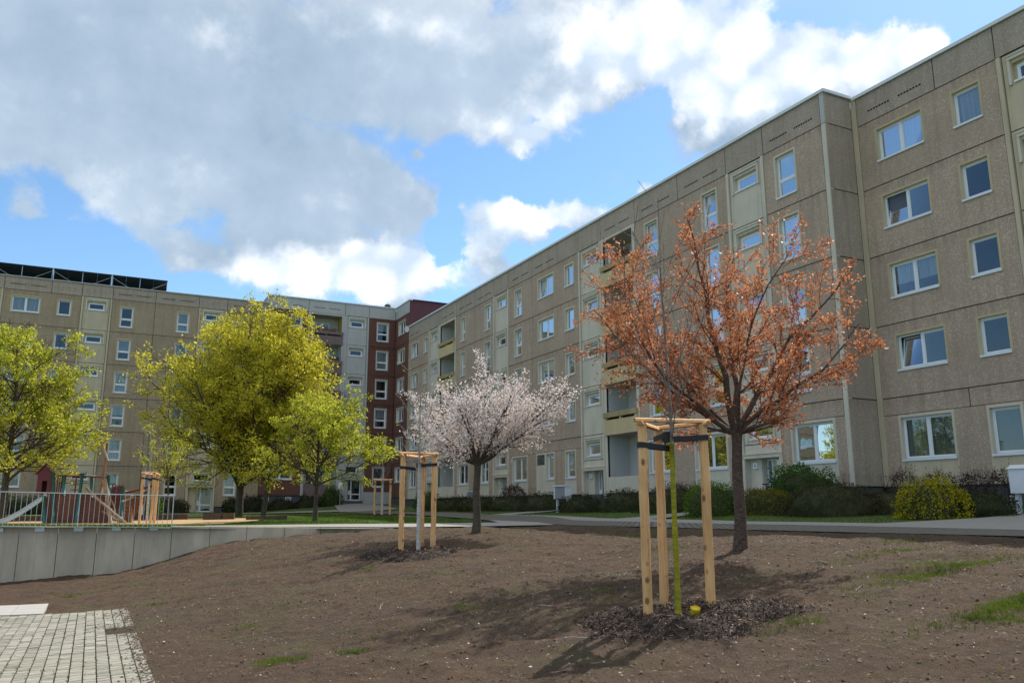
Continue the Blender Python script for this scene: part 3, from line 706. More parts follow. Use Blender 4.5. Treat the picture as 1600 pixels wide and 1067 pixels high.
def text_obj(s, size, loc, rot, m, parent):
    cu = bpy.data.curves.new('digit', 'FONT'); cu.body = s; cu.size = size; cu.align_x = 'CENTER'; cu.align_y = 'CENTER'; cu.extrude = .002
    t = bpy.data.objects.new('tmp_digit', cu); C.objects.link(t)
    bpy.context.view_layer.update()
    me = bpy.data.meshes.new_from_object(t); bpy.data.objects.remove(t)
    me.materials.clear(); me.materials.append(m)
    o = bpy.data.objects.new('number', me); C.objects.link(o); o.location = loc; o.rotation_euler = rot
    o.parent = parent; o.matrix_parent_inverse = parent_inv(parent); return o
def entrance(F, u0, u1, vdoor, dv0, flip=False, number=None, matp='cream', open_dark=False, headv=None, floor_v=None):
    """portal with recessed door; u0..u1 stair bay, vdoor top of opening, dv0 door bottom. flip: lantern wall on the low-u side"""
    w_ = u1 - u0
    a, b = u0 + .18, u1 - .22
    if flip: a, b = u0 + .22, u1 - .18
    lw = .72                                      # side wall with the lantern
    da, db = (a, b - lw) if not flip else (a + lw, b)
    # portal rim
    pm = MB()
    F.bx(pm, a - .12, b + .12, vdoor, vdoor + .16, -.05, .07, M[matp]); F.bx(pm, a - .12, a, dv0 - .4, vdoor, -.05, .05, M[matp]); F.bx(pm, b, b + .12, dv0 - .4, vdoor, -.05, .05, M[matp])
    F.bx(pm, u0 + .02, u1 - .02, vdoor + .16, vdoor + .20, -.05, .10, M[matp])
    # recess lining
    F.bx(pm, (db if not flip else a), (b if not flip else da), dv0 - .4, vdoor, -.34, -.28, M[matp])
    x = db if not flip else da
    F.bx(pm, x - .03, x + .03, dv0 - .4, vdoor, -.60, -.28, M[matp])
    F.bx(pm, a, b, vdoor - .001, vdoor + .05, -.62, -.06, M[matp])
    F.bx(pm, a - .06, b + .06, dv0 - .55, dv0, -.9, .25, M['plinth'])
    F.bx(pm, a - .05, a, dv0 - .4, vdoor, -.60, -.06, M[matp]); F.bx(pm, b, b + .05, dv0 - .4, vdoor, -.60, -.06, M[matp])
    pm.build('portal', F.p)
    # door with side light
    n0 = -.58
    fb = MB(); m = M['pvc']; f = .07
    sl0, sl1 = (db - .36, db) if not flip else (da, da + .36)
    le0, le1 = (da, db - .36) if not flip else (da + .36, db)
    for (p, q) in ((sl0, sl1), (le0, le1)):
        if open_dark and (p, q) == (le0, le1): continue
        F.bx(fb, p, p + f, dv0, vdoor - .01, n0, n0 + .06, m); F.bx(fb, q - f, q, dv0, vdoor - .01, n0, n0 + .06, m)
        F.bx(fb, p + f, q - f, dv0, dv0 + .12, n0, n0 + .06, m); F.bx(fb, p + f, q - f, vdoor - .09, vdoor - .01, n0, n0 + .06, m)
        F.bx(fb, p + f, q - f, dv0 + .55, dv0 + .65, n0, n0 + .06, m)
    # letter boxes in the side light
    F.bx(fb, sl0 + f, sl1 - f, dv0 + .65, dv0 + .95, n0 + .01, n0 + .05, m)
    d = fb.build('door', F.p)
    gb = MB()
    for (p, q) in ((sl0, sl1), (le0, le1)):
        if open_dark and (p, q) == (le0, le1): continue
        F.bx(gb, p + f, q - f, dv0 + .12, dv0 + .55, n0 + .02, n0 + .03, M['glass']); F.bx(gb, p + f, q - f, dv0 + (.95 if (p, q) == (sl0, sl1) else .65), vdoor - .09, n0 + .02, n0 + .03, M['glass'])
    gb.build('pane', d)
    hb = MB(); hx = le1 - f / 2 if not flip else le0 + f / 2
    F.bx(hb, hx - .015, hx + .015, dv0 + .85, dv0 + 1.35, n0 + .08, n0 + .10, M['grey_metal']); F.bx(hb, hx - .012, hx + .012, dv0 + .9, dv0 + .93, n0 + .06, n0 + .08, M['grey_metal']); F.bx(hb, hx - .012, hx + .012, dv0 + 1.27, dv0 + 1.3, n0 + .06, n0 + .08, M['grey_metal'])
    if not open_dark: hb.build('handle', d)
    # dark hall behind
    kb = MB(); F.bx(kb, a, b, dv0 - .3, vdoor + .05, n0 - .9, n0 - .85, M['interior']); kb.build('hallway_wall', F.p)
    if number:
        lc = (db + b) / 2 if not flip else (a + da) / 2
        lb = MB(); F.bx(lb, lc - .13, lc + .13, vdoor - .42, vdoor - .16, -.28, -.19, M['pvc']); lo = lb.build('house_number_lamp', F.p)
        q = F.P(lc, vdoor - .29, -.186)
        rot = (PI / 2, 0, -PI / 2) if abs(F.N.x) > .5 else (PI / 2, 0, 0)
        text_obj(number, .19, q, rot, M['dark'], lo)
def stairbay(F, u0, u1, joints, top, matp='cream', wu=(.24, .76), tilts=(), rust='joint', extra_low=True, win_v=(1.74, 2.32)):
    """joints: list of v of floor joints from the lowest; top: v of the attic joint"""
    w_ = u1 - u0; J = list(joints) + [top]
    s = .17
    for k in range(len(J) - 1):
        v0, v1 = J[k], J[k + 1]
        wa, wb = u0 + w_ * wu[0], u0 + w_ * wu[1]
        ya, yb = v0 + win_v[0], v0 + win_v[1]
        F.panel(u0 + s, u1 - s, v0, v1, matp, [(wa - .1, wb + .1, ya - .04, yb + .08, .14)], n=-.05, joint=rust, reveal=matp)
        # inner reveal plate round the frame
        for (a, b, c, d) in ((wa - .1, wa, ya - .04, yb + .08), (wb, wb + .1, ya - .04, yb + .08), (wa, wb, yb, yb + .08), (wa, wb, ya - .04, ya)):
            F.wall.face([F.P(a, c, -.185), F.P(b, c, -.185), F.P(b, d, -.185), F.P(a, d, -.185)], M[matp])
        small_stair_window(F, wa, wb, ya, yb, tilt=k in tilts)
        # vertical ribs of the panel
        for x in (u0 + s + .14, u1 - s - .14):
            F.bx(F.wall, x - .012, x + .012, v0 + .03, v1 - .03, -.05, -.036, M[matp])
    v0 = J[0]; v1 = top
    for (a, b) in ((u0, u0 + s), (u1 - s, u1)):
        F.bx(F.wall, a + .012, b - .005 if a == u0 else b - .012, v0 + .01, v1 - .012, -.10, .035, M[matp])
def loggia(F, u0, u1, v0, v1, vwall, parts, rimm='balc_rim', frontm='balc', sidem='logg', backm='logg', parapet=True, ceil='dark', glz=True, low=None):
    """open balcony recess u0..u1, v0 floor .. v1 ceiling"""
    mb = F.wall; D = 1.45
    P = F.P
    mb.face([P(u0, v0, 0), P(u0, v1, 0), P(u0, v1, -D), P(u0, v0, -D)], M[sidem]); mb.face([P(u1, v0, 0), P(u1, v1, 0), P(u1, v1, -D), P(u1, v0, -D)], M[sidem])
    mb.face([P(u0, v1, 0), P(u1, v1, 0), P(u1, v1, -D), P(u0, v1, -D)], M['lightconc']); mb.face([P(u0, v0, 0), P(u1, v0, 0), P(u1, v0, -D), P(u0, v0, -D)], M['lightconc'])
    # back wall with a glazed balcony door and window
    h = v1 - v0
    wa, wb = u0 + .15 * (u1 - u0), u0 + .72 * (u1 - u0)
    hole = (wa, wb, v0 + .75, v0 + 2.15)
    F.panel(u0, u1, v0, v1, backm, [hole], n=-D, gap=0.0, joint='dark', depth=.12, reveal=backm)
    window(F, *hole, 'double', None, n=-D + .1, sill=False)
    if parapet:
        b = MB(); F.bx(b, u0 - .12, u1 + .12, v0 - .16, v0 + .66, -.02, .16, M[frontm]); F.bx(b, u0 - .12, u0 + .1, v0 + .66, v0 + .8, 0.0, .14, M[frontm]); F.bx(b, u1 - .1, u1 + .12, v0 + .66, v0 + .8, 0.0, .14, M[frontm])
        F.bx(b, (u0 + u1) / 2 - .06, (u0 + u1) / 2 + .06, v0 + .66, v0 + .8, 0.0, .14, M[frontm]); o = b.build('balcony', F.p)
        b = MB(); F.bx(b, u0 - .14, u1 + .14, v0 + .8, v0 + 1.08, -.04, .20, M[rimm]); b.build('balcony_rim', o)
        b = MB(); F.bx(b, u0 - .02, u1 + .02, v0 + .655, v0 + .805, -.03, -.01, M['dark']); b.build('slot', o)
        return o
def finish(F, name='wall'):
    return F.wall.build(name, F.p)

# ------------------------------------------------------------------ east wing (facade faces -X), two staggered sections
J1 = 4.03; FL = 2.8; TOP = J1 + 4 * FL; ATT = 16.56
wing = thing('apartment_building', 'long five storey grey brown panel apartment wing on the right with beige loggias', 'building', (31, 30, 0))
FA = Facade(wing, (25.115, 0, 0), (0, 1, 0), (-1, 0, 0))
TALL = lambda k: (J1 - FL + k * FL + .54, J1 - FL + k * FL + 2.37)       # k = storey 1.. (1 = first floor)
NORM = lambda k: (J1 - FL + k * FL + 1.03, J1 - FL + k * FL + 2.31)
# (u0,u1 panel, windows)
A_pan = [(21.72 + .22, 25.22, [(23.48, 24.55, 'tall')]), (27.65, 35.02, [(28.41, 29.43, 'tall'), (33.04, 34.10, 'tall')]), (40.95, 46.95, [(41.58, 42.58, 'single'), (44.07, 46.08, 'double')]),
         (46.95, 50.45, [(48.5, 49.5, 'tall')]), (52.95, 56.4, [(53.5, 54.42, 'tall')]), (56.4, 60.0, [(58.18, 58.98, 'tall')]), (66.15, 71.5, [(66.55, 67.43, 'single'), (68.84, 70.65, 'double')])]
covers = {}
for k in range(1, 5):
    v0, v1 = J1 + (k - 1) * FL, J1 + k * FL
    for (a, b, ws) in A_pan:
        hs = []
        for (p, q, kd) in ws:
            y0, y1 = TALL(k) if kd == 'tall' else NORM(k); hs.append((p, q, y0, y1))
        FA.panel(a, b, v0, v1, 'peb_grey', hs)
        for (p, q, kd), h in zip(ws, hs):
            far = p > 50
            tl = wrng.random() < .28
            window(FA, *h, kd, 'surr', tilt=tl, cover=wrng.choice(['none', 'net', 'net', 'half', 'blind', 'dark', 'half']))
    # loggias
    for (a, b) in ((35.02, 38.45), (60.0, 63.7)):
        mb = FA.wall
        FA.bx(mb, a + .02, a + .28, v0 + .012, v1 - .012, -.10, .03, M['cream']); FA.bx(mb, b - .28, b - .02, v0 + .012, v1 - .012, -.10, .03, M['cream'])
        if k == 4: FA.bx(mb, a + .28, b - .28, v1 - .16, v1 - .012, -.10, .028, M['cream'])
        else: FA.bx(mb, a + .28, b - .28, v1 - .16, v1 - .012, -.10, -.02, M['cream'])
        loggia(FA, a + .28, b - .28, v0, v1 - .15, 0, 0)
for (u0, u1, tl) in ((25.22, 27.65, (1,)), (38.45, 40.95, (0, 2, 3)), (50.45, 52.95, ()), (63.7, 66.15, ())):
    # bottom: joint at first-floor level sits a little lower over the entrance
    stairbay(FA, u0, u1, [J1 - .15 + (k - 1) * FL + (.15 if k > 1 else .15) for k in range(1, 5)], TOP, tilts=tl)
    # half storey above the door with another small window, then plain band and entrance
    wa, wb = u0 + .24 * (u1 - u0), u0 + .76 * (u1 - u0)
    FA.panel(u0 + .17, u1 - .17, 2.62, J1, 'cream', [(wa - .1, wb + .1, 2.84, 3.62, .14)], n=-.05, reveal='cream')
    for (a, b, c, d) in ((wa - .1, wa, 2.84, 3.62), (wb, wb + .1, 2.84, 3.62), (wa, wb, 3.54, 3.62), (wa, wb, 2.84, 2.88)):
        FA.wall.face([FA.P(a, c, -.185), FA.P(b, c, -.185), FA.P(b, d, -.185), FA.P(a, d, -.185)], M['cream'])
    small_stair_window(FA, wa, wb, 2.88, 3.54, tilt=u0 == 38.45)
    FA.panel(u0 + .17, u1 - .17, 2.2, 2.62, 'cream', [], n=-.03)
    for (a, b) in ((u0, u0 + .17), (u1 - .17, u1)): FA.bx(FA.wall, a + .012, b - .012, -.2, J1 - .01, -.10, .035, M['cream'])
    entrance(FA, u0, u1, 2.03, .02, False, {25.22: '6', 38.45: '8', 50.45: '10'}.get(u0), open_dark=u0 == 38.45)
# ground storey
G0, G1, WB = 1.72, 3.25, .74
def ground_seg(F, u0, u1, wins, m='peb_grey', cream='cream', wb=WB, j1=J1, gv=(G0, G1), grille=None, surr='surr'):
    xs = [(p - .12, q + .12) for p, q, _ in wins]
    hs = [(p, q, gv[0], gv[1]) for p, q, _ in wins]
    cells = sorted(xs); 
    if grille: cells = [(grille[0], cells[0][1] if cells[0][1] > grille[1] else grille[1])] if grille[1] < cells[0][0] + .2 else [(cells[0][0], grille[1])]
    # pebble-dash piers and lintel zone, smooth cream spandrel panels below the windows
    cur = u0
    F.panel(u0, u1, gv[1] + .12, j1, m, [])
    for (a, b) in cells:
        if a - cur > .05: F.panel(cur, a, wb, gv[1] + .12, m, [], gap=.003)
        F.panel(a, b, wb, gv[1] + .12, cream, [h for h in hs if a < h[0] < b] + ([(grille[0] + .1, grille[1] - .1, 2.6, gv[1])] if grille and a <= grille[0] + .2 < b + .2 else []), n=.004, gap=.004)
        cur = b
    if u1 - cur > .05: F.panel(cur, u1, wb, gv[1] + .12, m, [], gap=.003)
    for (p, q, kd), h in zip(wins, hs): window(F, *h, kd, surr, n=.004, cover=wrng.choice(['slat', 'slat', 'dark', 'none']))
    if grille:
        gb = MB(); ga, gb_ = grille[0] + .1, grille[1] - .1
        for i in range(9): v = 2.62 + i * .07; F.bx(gb, ga, gb_, v, v + .03, -.06, 0.0, M['grey_metal'])
        F.bx(gb, ga, gb_, 2.6, gv[1], -.1, -.08, M['dark']); gb.build('vent_grille', F.p)
ground_seg(FA, 21.94, 25.22, [(22.52, 24.6, 'double')])
ground_seg(FA, 27.65, 31.5, [(28.58, 30.7, 'double')])
ground_seg(FA, 31.5, 35.02, [(32.5, 34.35, 'double')])
ground_seg(FA, 40.95, 43.5, [(41.7, 42.77, 'single')])
ground_seg(FA, 43.5, 46.95, [(44.22, 45.15, 'single')], grille=(45.3, 46.5))
ground_seg(FA, 46.95, 50.45, [(47.8, 49.85, 'double')])
ground_seg(FA, 52.95, 56.4, [(53.75, 55.3, 'double')])
ground_seg(FA, 56.4, 60.0, [(57.36, 59.36, 'double')])
ground_seg(FA, 66.15, 71.5, [(66.55, 67.43, 'single'), (68.84, 70.65, 'double')])
for (a, b) in ((35.02, 38.45), (60.0, 63.7)):
    FA.bx(FA.wall, a + .02, a + .28, WB, J1 - .012, -.10, .03, M['cream']); FA.bx(FA.wall, b - .28, b - .02, WB, J1 - .012, -.10, .03, M['cream'])
    FA.bx(FA.wall, a + .28, b - .28, J1 - .16, J1 - .012, -.10, -.02, M['cream'])
    FA.panel(a + .28, b - .28, WB, 1.62, 'cream', [], n=.01, gap=.004)
    loggia(FA, a + .28, b - .28, 1.25, J1 - .15, 0, 0, parapet=False)
# attic panels
att = [21.94, 25.22, 27.65, 31.25, 35.02, 38.45, 40.95, 43.5, 46.95, 50.45, 52.95, 56.4, 60.0, 63.7, 66.15, 68.5, 71.5]
for a, b in zip(att[:-1], att[1:]):
    FA.panel(a, b, TOP, ATT, 'peb_attic', [])
    if b - a > 3.1 or a == 68.5: attic_slots(FA, a, b, TOP + .46, w=1.05 if b - a > 3.2 else .9)
# corner strip + return face (faces -Y)
FA.bx(FA.wall, 21.72, 21.92, WB, TOP - .012, -.2, .02, M['cream']); FA.bx(FA.wall, 21.72, 21.92, TOP + .012, ATT, -.2, .02, M['greyrender'])
FA.bx(FA.wall, 21.74, 71.5, -1.2, WB - .02, -.4, -.08, M['plinth'])
FR = Facade(wing, (25.115, 21.715, 0), (1, 0, 0), (0, -1, 0))
for k in range(0, 5):
    FR.panel(.0, 1.55, (J1 + (k - 1) * FL) if k else WB, J1 + k * FL, 'peb_attic', [])
FR.panel(.0, 1.55, TOP, ATT, 'peb_attic', [])
FR.bx(FR.wall, .05, 1.56, -1.2, WB - .02, -.3, -.08, M['plinth'])
# section B
FB = Facade(wing, (26.677, 0, 0), (0, 1, 0), (-1, 0, 0))
FB.bx(FB.wall, 21.46, 21.70, WB, ATT, -.2, .03, M['cream_y'])
B_cov = {1: ('dark', 'none'), 2: ('none', 'none'), 3: ('half', 'none'), 4: ('net', 'none')}
B_tilt = {1: (True, False), 2: (False, False), 3: (True, False), 4: (False, False)}
for k in range(1, 5):
    v0, v1 = J1 + (k - 1) * FL, J1 + k * FL
    for off in (0, -14.4):
        a0, a1 = 15.62 + off, 21.46 + off
        hs = [(16.32 + off, 17.33 + off, *NORM(k)), (18.63 + off, 20.60 + off, *NORM(k))]
        FB.panel(a0, a1, v0, v1, 'peb_grey', hs, joint='joint_rust' if k == 1 else 'joint')
        window(FB, *hs[0], 'single', 'surr_y', cover=('none', 'none', 'none', 'net')[k - 1]); window(FB, *hs[1], 'double', 'surr_y', cover=('none', 'half', 'dark', 'net')[k - 1], tilt=k in (1, 3))
    FB.panel(7.0, 13.2, v0, v1, 'peb_grey', [(8.2, 10.2, *NORM(k)), (11.4, 12.4, *NORM(k))]); window(FB, 8.2, 10.2, *NORM(k), 'double', 'surr_y'); window(FB, 11.4, 12.4, *NORM(k), 'single', 'surr_y')
stairbay(FB, 13.2, 15.62, [J1 + (k - 1) * FL for k in range(1, 5)], TOP, 'cream_y')
FB.panel(13.37, 15.45, 2.2, J1, 'cream_y', [], n=-.05); entrance(FB, 13.2, 15.62, 2.03, .02, False, None, 'cream_y')
ground_seg(FB, 15.62, 17.95, [(16.25, 17.3, 'single')], cream='cream_y'); ground_seg(FB, 17.95, 21.46, [(18.68, 20.75, 'double')], cream='cream_y')
ground_seg(FB, 7.0, 13.2, [(8.2, 10.2, 'double'), (11.4, 12.4, 'single')], cream='cream_y'); ground_seg(FB, 1.22, 7.0, [(1.9, 2.9, 'single'), (4.2, 6.2, 'double')], cream='cream_y')
for a, b in ((17.95, 21.46), (15.62, 17.95), (13.2, 15.62), (10, 13.2), (7, 10), (4.5, 7), (1.22, 4.5)):
    FB.panel(a, b, TOP, ATT - .1, 'peb_attic', [])
    if a in (17.95, 10, 1.22): attic_slots(FB, a, b, TOP + .48, w=1.05)
FB.bx(FB.wall, 1.22, 21.6, -1.2, WB - .02, -.4, -.08, M['plinth'])
# cellar window in the plinth
cwb = MB(); FB.bx(cwb, 16.62, 16.98, .02, .36, -.078, -.05, M['pvc']); FB.bx(cwb, 16.66, 16.94, .06, .32, -.05, -.047, M['glass']); cwb.build('cellar_window', wing)
finish(FA); finish(FR); finish(FB)
# solid body, interior lining, roof
mb = MB()
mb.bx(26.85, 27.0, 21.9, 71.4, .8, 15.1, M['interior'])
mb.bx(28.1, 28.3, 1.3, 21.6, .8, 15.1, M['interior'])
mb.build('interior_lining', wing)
mb = MB()
mb.bx(37.0, 37.3, 1.22, 71.5, -1.2, ATT, M['peb_grey']); mb.bx(26.7, 37.0, 1.0, 1.22, -1.2, ATT, M['peb_grey'])
mb.build('rear_wall', wing)
mb = MB(); mb.bx(25.3, 37.2, 21.95, 71.5, ATT - .6, ATT - .25, M['roofing']); mb.bx(26.8, 37.2, 1.1, 21.9, ATT - .65, ATT - .3, M['roofing']); mb.build('roof', wing)
mb = MB(); cz0, cz1 = ATT, ATT + .13
mb.bx(25.03, 25.42, 21.62, 71.5, cz0, cz1, M['cap']); mb.bx(25.42, 26.85, 21.62, 22.0, cz0, cz1, M['cap']); mb.bx(26.59, 26.98, 1.0, 21.60, cz0 - .1, cz1 - .1, M['cap'])
mb.bx(36.9, 37.4, 1.0, 71.5, cz0, cz1, M['cap'])
mb.build('roof_edge', wing)
# dish near the far end
db = MB(); cpt = Vector((24.75, 71.25, 16.35))
for i in range(12):
    a0, a1 = 2 * PI * i / 12, 2 * PI * (i + 1) / 12
    for (r0, r1) in ((0, .15), (.15, .3)):
        z = lambda r: .5 * r * r
        f = lambda a, r: (cpt.x + r * math.cos(a) * .8 + z(r), cpt.y - z(r), cpt.z + r * math.sin(a))
        db.face([f(a0, r0), f(a1, r0), f(a1, r1), f(a0, r1)], M['white_metal'])
db.tube([(24.75, 71.3, 16.35), (25.1, 71.35, 16.2)], .02, M['grey_metal'], 6)
tag(db.build('satellite_dish'), 'small white satellite dish on the corner where the right wing meets the maroon side wall', 'satellite dish')

# ------------------------------------------------------------------ corner block (red brown) and the west block
CJ1 = 4.05; CT = 18.05; CA = 19.22
cblk = thing('apartment_building', 'six storey corner apartment block with red brown walls and mauve balconies', 'building', (20, 78, 0))
FC = Facade(cblk, (0, 75.46, 0), (1, 0, 0), (0, -1, 0))
ct = lambda k: (CJ1 - FL + k * FL + .60, CJ1 - FL + k * FL + 2.37); cn = lambda k: (CJ1 - FL + k * FL + 1.08, CJ1 - FL + k * FL + 2.33)
FC2 = Facade(cblk, (25.115, 0, 0), (0, 1, 0), (-1, 0, 0))
for k in range(1, 6):
    v0, v1 = CJ1 + (k - 1) * FL, CJ1 + k * FL
    FC.panel(12.9, 16.55, v0, v1, 'peb_brown', [(15.0, 15.92, *ct(k))]); window(FC, 15.0, 15.92, *ct(k), 'tall', 'lightsurr' if 0 else 'surr')
    FC.panel(22.42, 25.11, v0, v1, 'peb_brown', [(23.28, 24.36, *ct(k))]); window(FC, 23.28, 24.36, *ct(k), 'tall', 'surr', cover=('none', 'half', 'none', 'net', 'half')[k - 1])
    FC2.panel(71.52, 75.42, v0, v1, 'peb_brown', [(72.62, 74.5, *cn(k))]); window(FC2, 72.62, 74.5, *cn(k), 'double', 'surr')
    mb = FC.wall
    FC.bx(mb, 16.55, 16.8, v0 + .012, v1 - .012, -.1, .05, M['lightconc']); FC.bx(mb, 19.75, 20.06, v0 + .012, v1 - .012, -.1, .05, M['lightconc'])
    FC.bx(mb, 16.8, 19.75, v1 - .16, v1 - .012, -.1, .03 if k == 5 else -.02, M['lightconc'])
    loggia(FC, 16.8, 19.75, v0, v1 - .15, 0, 0, rimm='balc_c', frontm='balc_c', sidem='yellow_r' if k == 5 else 'logg', backm='logg')
stairbay(FC, 20.06, 22.42, [CJ1 + (k - 1) * FL for k in range(1, 6)], CT, 'greyrender', win_v=(1.76, 2.34))
FC.panel(20.23, 22.25, 2.75, CJ1, 'greyrender', [(20.6, 21.75, 3.12, 3.82, .14)], n=-.05, reveal='greyrender'); window(FC, 20.6, 21.75, 3.12, 3.82, 'single', None, n=-.05 + .04, cover='none')
for (a, b) in ((20.06, 20.23), (22.25, 22.42)): FC.bx(FC.wall, a + .012, b - .012, .1, CJ1 - .01, -.1, .035, M['greyrender'])
entrance(FC, 20.06, 22.42, 2.55, .62, True, None, 'greyrender', headv=None)
FC.panel(12.9, 16.55, 1.05, CJ1, 'peb_brown', [(13.68, 15.7, 2.5, 3.78)]); window(FC, 13.68, 15.7, 2.5, 3.78, 'double', 'surr', cover='dark')
FC.bx(FC.wall, 16.55, 16.8, 1.05, CJ1 - .012, -.1, .05, M['lightconc']); FC.bx(FC.wall, 19.75, 20.06, 1.05, CJ1 - .012, -.1, .05, M['lightconc']); FC.bx(FC.wall, 16.8, 19.75, CJ1 - .16, CJ1 - .012, -.1, -.02, M['lightconc'])
FC.panel(16.8, 19.75, .95, 2.1, 'balc_c', [], n=.03); loggia(FC, 16.8, 19.75, 1.3, CJ1 - .15, 0, 0, parapet=False)
FC.panel(22.42, 25.11, 1.45, CJ1, 'peb_brown', [(23.28, 24.3, 1.9, 3.7)]); window(FC, 23.28, 24.3, 1.9, 3.7, 'tall', 'surr')
FC2.panel(71.52, 75.42, .9, CJ1, 'peb_brown', [(72.62, 74.5, *cn(0))]); window(FC2, 72.62, 74.5, *cn(0), 'double', 'surr')
FC.bx(FC.wall, 22.44, 25.0, -.6, 1.43, -.3, -.02, M['lightconc']); FC.bx(FC.wall, 12.95, 20.06, -.6, 1.03, -.4, -.08, M['plinth']); FC2.bx(FC2.wall, 71.5, 75.4, -.6, .88, -.3, -.06, M['plinth'])
for x in (13.6, 15.55, 17.2): 
    cwb = MB(); FC.bx(cwb, x - .26, x + .26, .62, .92, -.078, -.05, M['pvc']); FC.bx(cwb, x - .2, x + .2, .67, .87, -.05, -.047, M['glass']); cwb.build('cellar_window', cblk)
for a, b in ((12.9, 16.55), (16.55, 20.06), (20.06, 22.42), (22.42, 25.11)):
    FC.panel(a, b, CT, CA, 'lightconc', [])
    if b < 20.1: attic_slots(FC, a, b, CT + .5, w=1.1)
FC2.panel(71.5, 75.42, CT, CA, 'lightconc', [])
FC.wall.face([FC.P(12.9, -.4, -12), FC.P(12.9, -.4, 0), FC.P(12.9, CA, 0), FC.P(12.9, CA, -12)], M['lightconc'])
finish(FC); finish(FC2)
mb = MB(); mb.bx(25.12, 37.0, 71.53, 71.8, 15.5, 19.27, M['purple']); mb.build('side_wall', cblk)
mb = MB(); mb.bx(12.9, 37, 87, 87.3, -.6, CA, M['peb_brown']); mb.bx(36.8, 37.1, 71.6, 87, -.6, CA, M['peb_brown']); mb.build('rear_wall', cblk)
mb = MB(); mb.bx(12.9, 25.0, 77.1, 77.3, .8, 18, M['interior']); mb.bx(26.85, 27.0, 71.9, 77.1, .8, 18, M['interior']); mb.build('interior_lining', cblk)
mb = MB(); mb.bx(13.0, 37, 75.7, 87.1, CA - .5, CA - .2, M['roofing']); mb.bx(25.4, 37, 71.8, 75.7, CA - .5, CA - .2, M['roofing']); mb.build('roof', cblk)
mb = MB(); mb.bx(12.83, 25.05, 75.38, 75.75, CA, CA + .10, M['cap']); mb.bx(25.05, 25.4, 71.42, 75.75, CA, CA + .10, M['cap']); mb.bx(25.4, 37.1, 71.42, 71.8, CA + .05, CA + .12, M['purple']); mb.bx(12.83, 13.15, 75.75, 87.3, CA, CA + .10, M['cap']); mb.build('roof_edge', cblk)
vb = MB(); vb.tube([(24.6, 76.6, CA - .2), (24.6, 76.6, CA + .45)], .22, M['plinth'], 12); vb.tube([(24.6, 76.6, CA + .42), (24.6, 76.6, CA + .6), (24.6, 76.6, CA + .72)], [.34, .3, .1], M['plinth'], 12); vb.build('roof_vent', cblk)

LJ1 = 3.38; LT = 17.38; LA = 18.44
lblk = thing('apartment_building', 'long six storey ochre apartment block behind the green maples with solar panels on its roof', 'building', (-5, 80, 0))
FL_ = Facade(lblk, (0, 75.46, 0), (1, 0, 0), (0, -1, 0))
lt = lambda k: (LJ1 - FL + k * FL + .48, LJ1 - FL + k * FL + 2.18); ln = lambda k: (LJ1 - FL + k * FL + 1.05, LJ1 - FL + k * FL + 2.29)
bays = [(-7.95, -2.35, [(-7.3, -5.33, 'double'), (-4.02, -3.08, 'single')]), (-.02, 3.33, [(.68, 1.64, 'tall')]), (3.33, 6.88, [(5.18, 6.12, 'tall')]), (9.28, 12.88, [(9.97, 10.92, 'tall')]),
        (-16.2, -10.35, [(-15.2, -14.2, 'single'), (-12.9, -10.9, 'double')]), (-22.2, -16.2, [(-21.5, -20.5, 'tall'), (-18.3, -17.3, 'tall')]), (-30.6, -24.6, [(-29.8, -27.8, 'double'), (-26.4, -25.4, 'single')])]
for k in range(1, 6):
    v0, v1 = LJ1 + (k - 1) * FL, LJ1 + k * FL
    for (a, b, ws) in bays:
        hs = [(p, q, *(lt(k) if kd == 'tall' else ln(k))) for p, q, kd in ws]
        FL_.panel(a, b, v0, v1, 'peb_left', hs, joint='joint_rust' if (a > -9 and k % 2) else 'joint')
        for (p, q, kd), h in zip(ws, hs): window(FL_, *h, kd, 'surr_y', cover=wrng.choice(['blind', 'net', 'none', 'half', 'blind', 'net']), tilt=wrng.random() < .1)
for (a, b) in ((-2.35, -.02), (6.88, 9.28), (-10.35, -7.95), (-24.6, -22.2)):
    stairbay(FL_, a, b, [LJ1 + (k - 1) * FL for k in range(1, 6)], LT, 'cream_y')
for (a, b, ws) in bays:
    hs = [(p, q, *(lt(0) if kd == 'tall' else ln(0))) for p, q, kd in ws]
    FL_.panel(a, b, .08, LJ1, 'peb_left', hs)
    for (p, q, kd), h in zip(ws, hs): window(FL_, *h, kd, 'surr_y', cover=wrng.choice(['blind', 'none', 'half', 'dark']))
for i, (a, b) in enumerate(((-2.35, -.02), (6.88, 9.28), (-10.35, -7.95), (-24.6, -22.2))):
    FL_.panel(a + .17, b - .17, 1.95, LJ1, 'cream_y', [(a + .55, b - .55, 2.25, 2.85, .14)], n=-.05, reveal='cream_y'); window(FL_, a + .55, b - .55, 2.25, 2.85, 'single', None, n=-.02, cover='none')
    for (p, q) in ((a, a + .17), (b - .17, b)): FL_.bx(FL_.wall, p + .012, q - .012, -.5, LJ1 - .01, -.1, .035, M['cream_y'])
    if i != 1: FL_.panel(a + .17, b - .17, .08, 1.95, 'cream_y', [], n=-.05)
entrance(FL_, 6.88, 9.28, 1.72, -.36, True, None, 'cream_y')
FL_.bx(FL_.wall, -30.6, 6.85, -.9, .06, -.4, -.08, M['plinth']); FL_.bx(FL_.wall, 9.3, 12.88, -.9, .06, -.4, -.08, M['plinth'])
for x in (-6.2, -3.4, 1.2, 4.9, 5.75, 10.3):
    cwb = MB(); FL_.bx(cwb, x - .24, x + .24, -.28, -.02, -.078, -.05, M['pvc']); FL_.bx(cwb, x - .18, x + .18, -.24, -.06, -.05, -.047, M['glass']); cwb.build('cellar_window', lblk)
la = [-30.6, -27.6, -24.6, -22.2, -19.2, -16.2, -13.3, -10.35, -7.95, -4.6, -2.35, -.02, 3.33, 6.88, 9.28, 12.88]
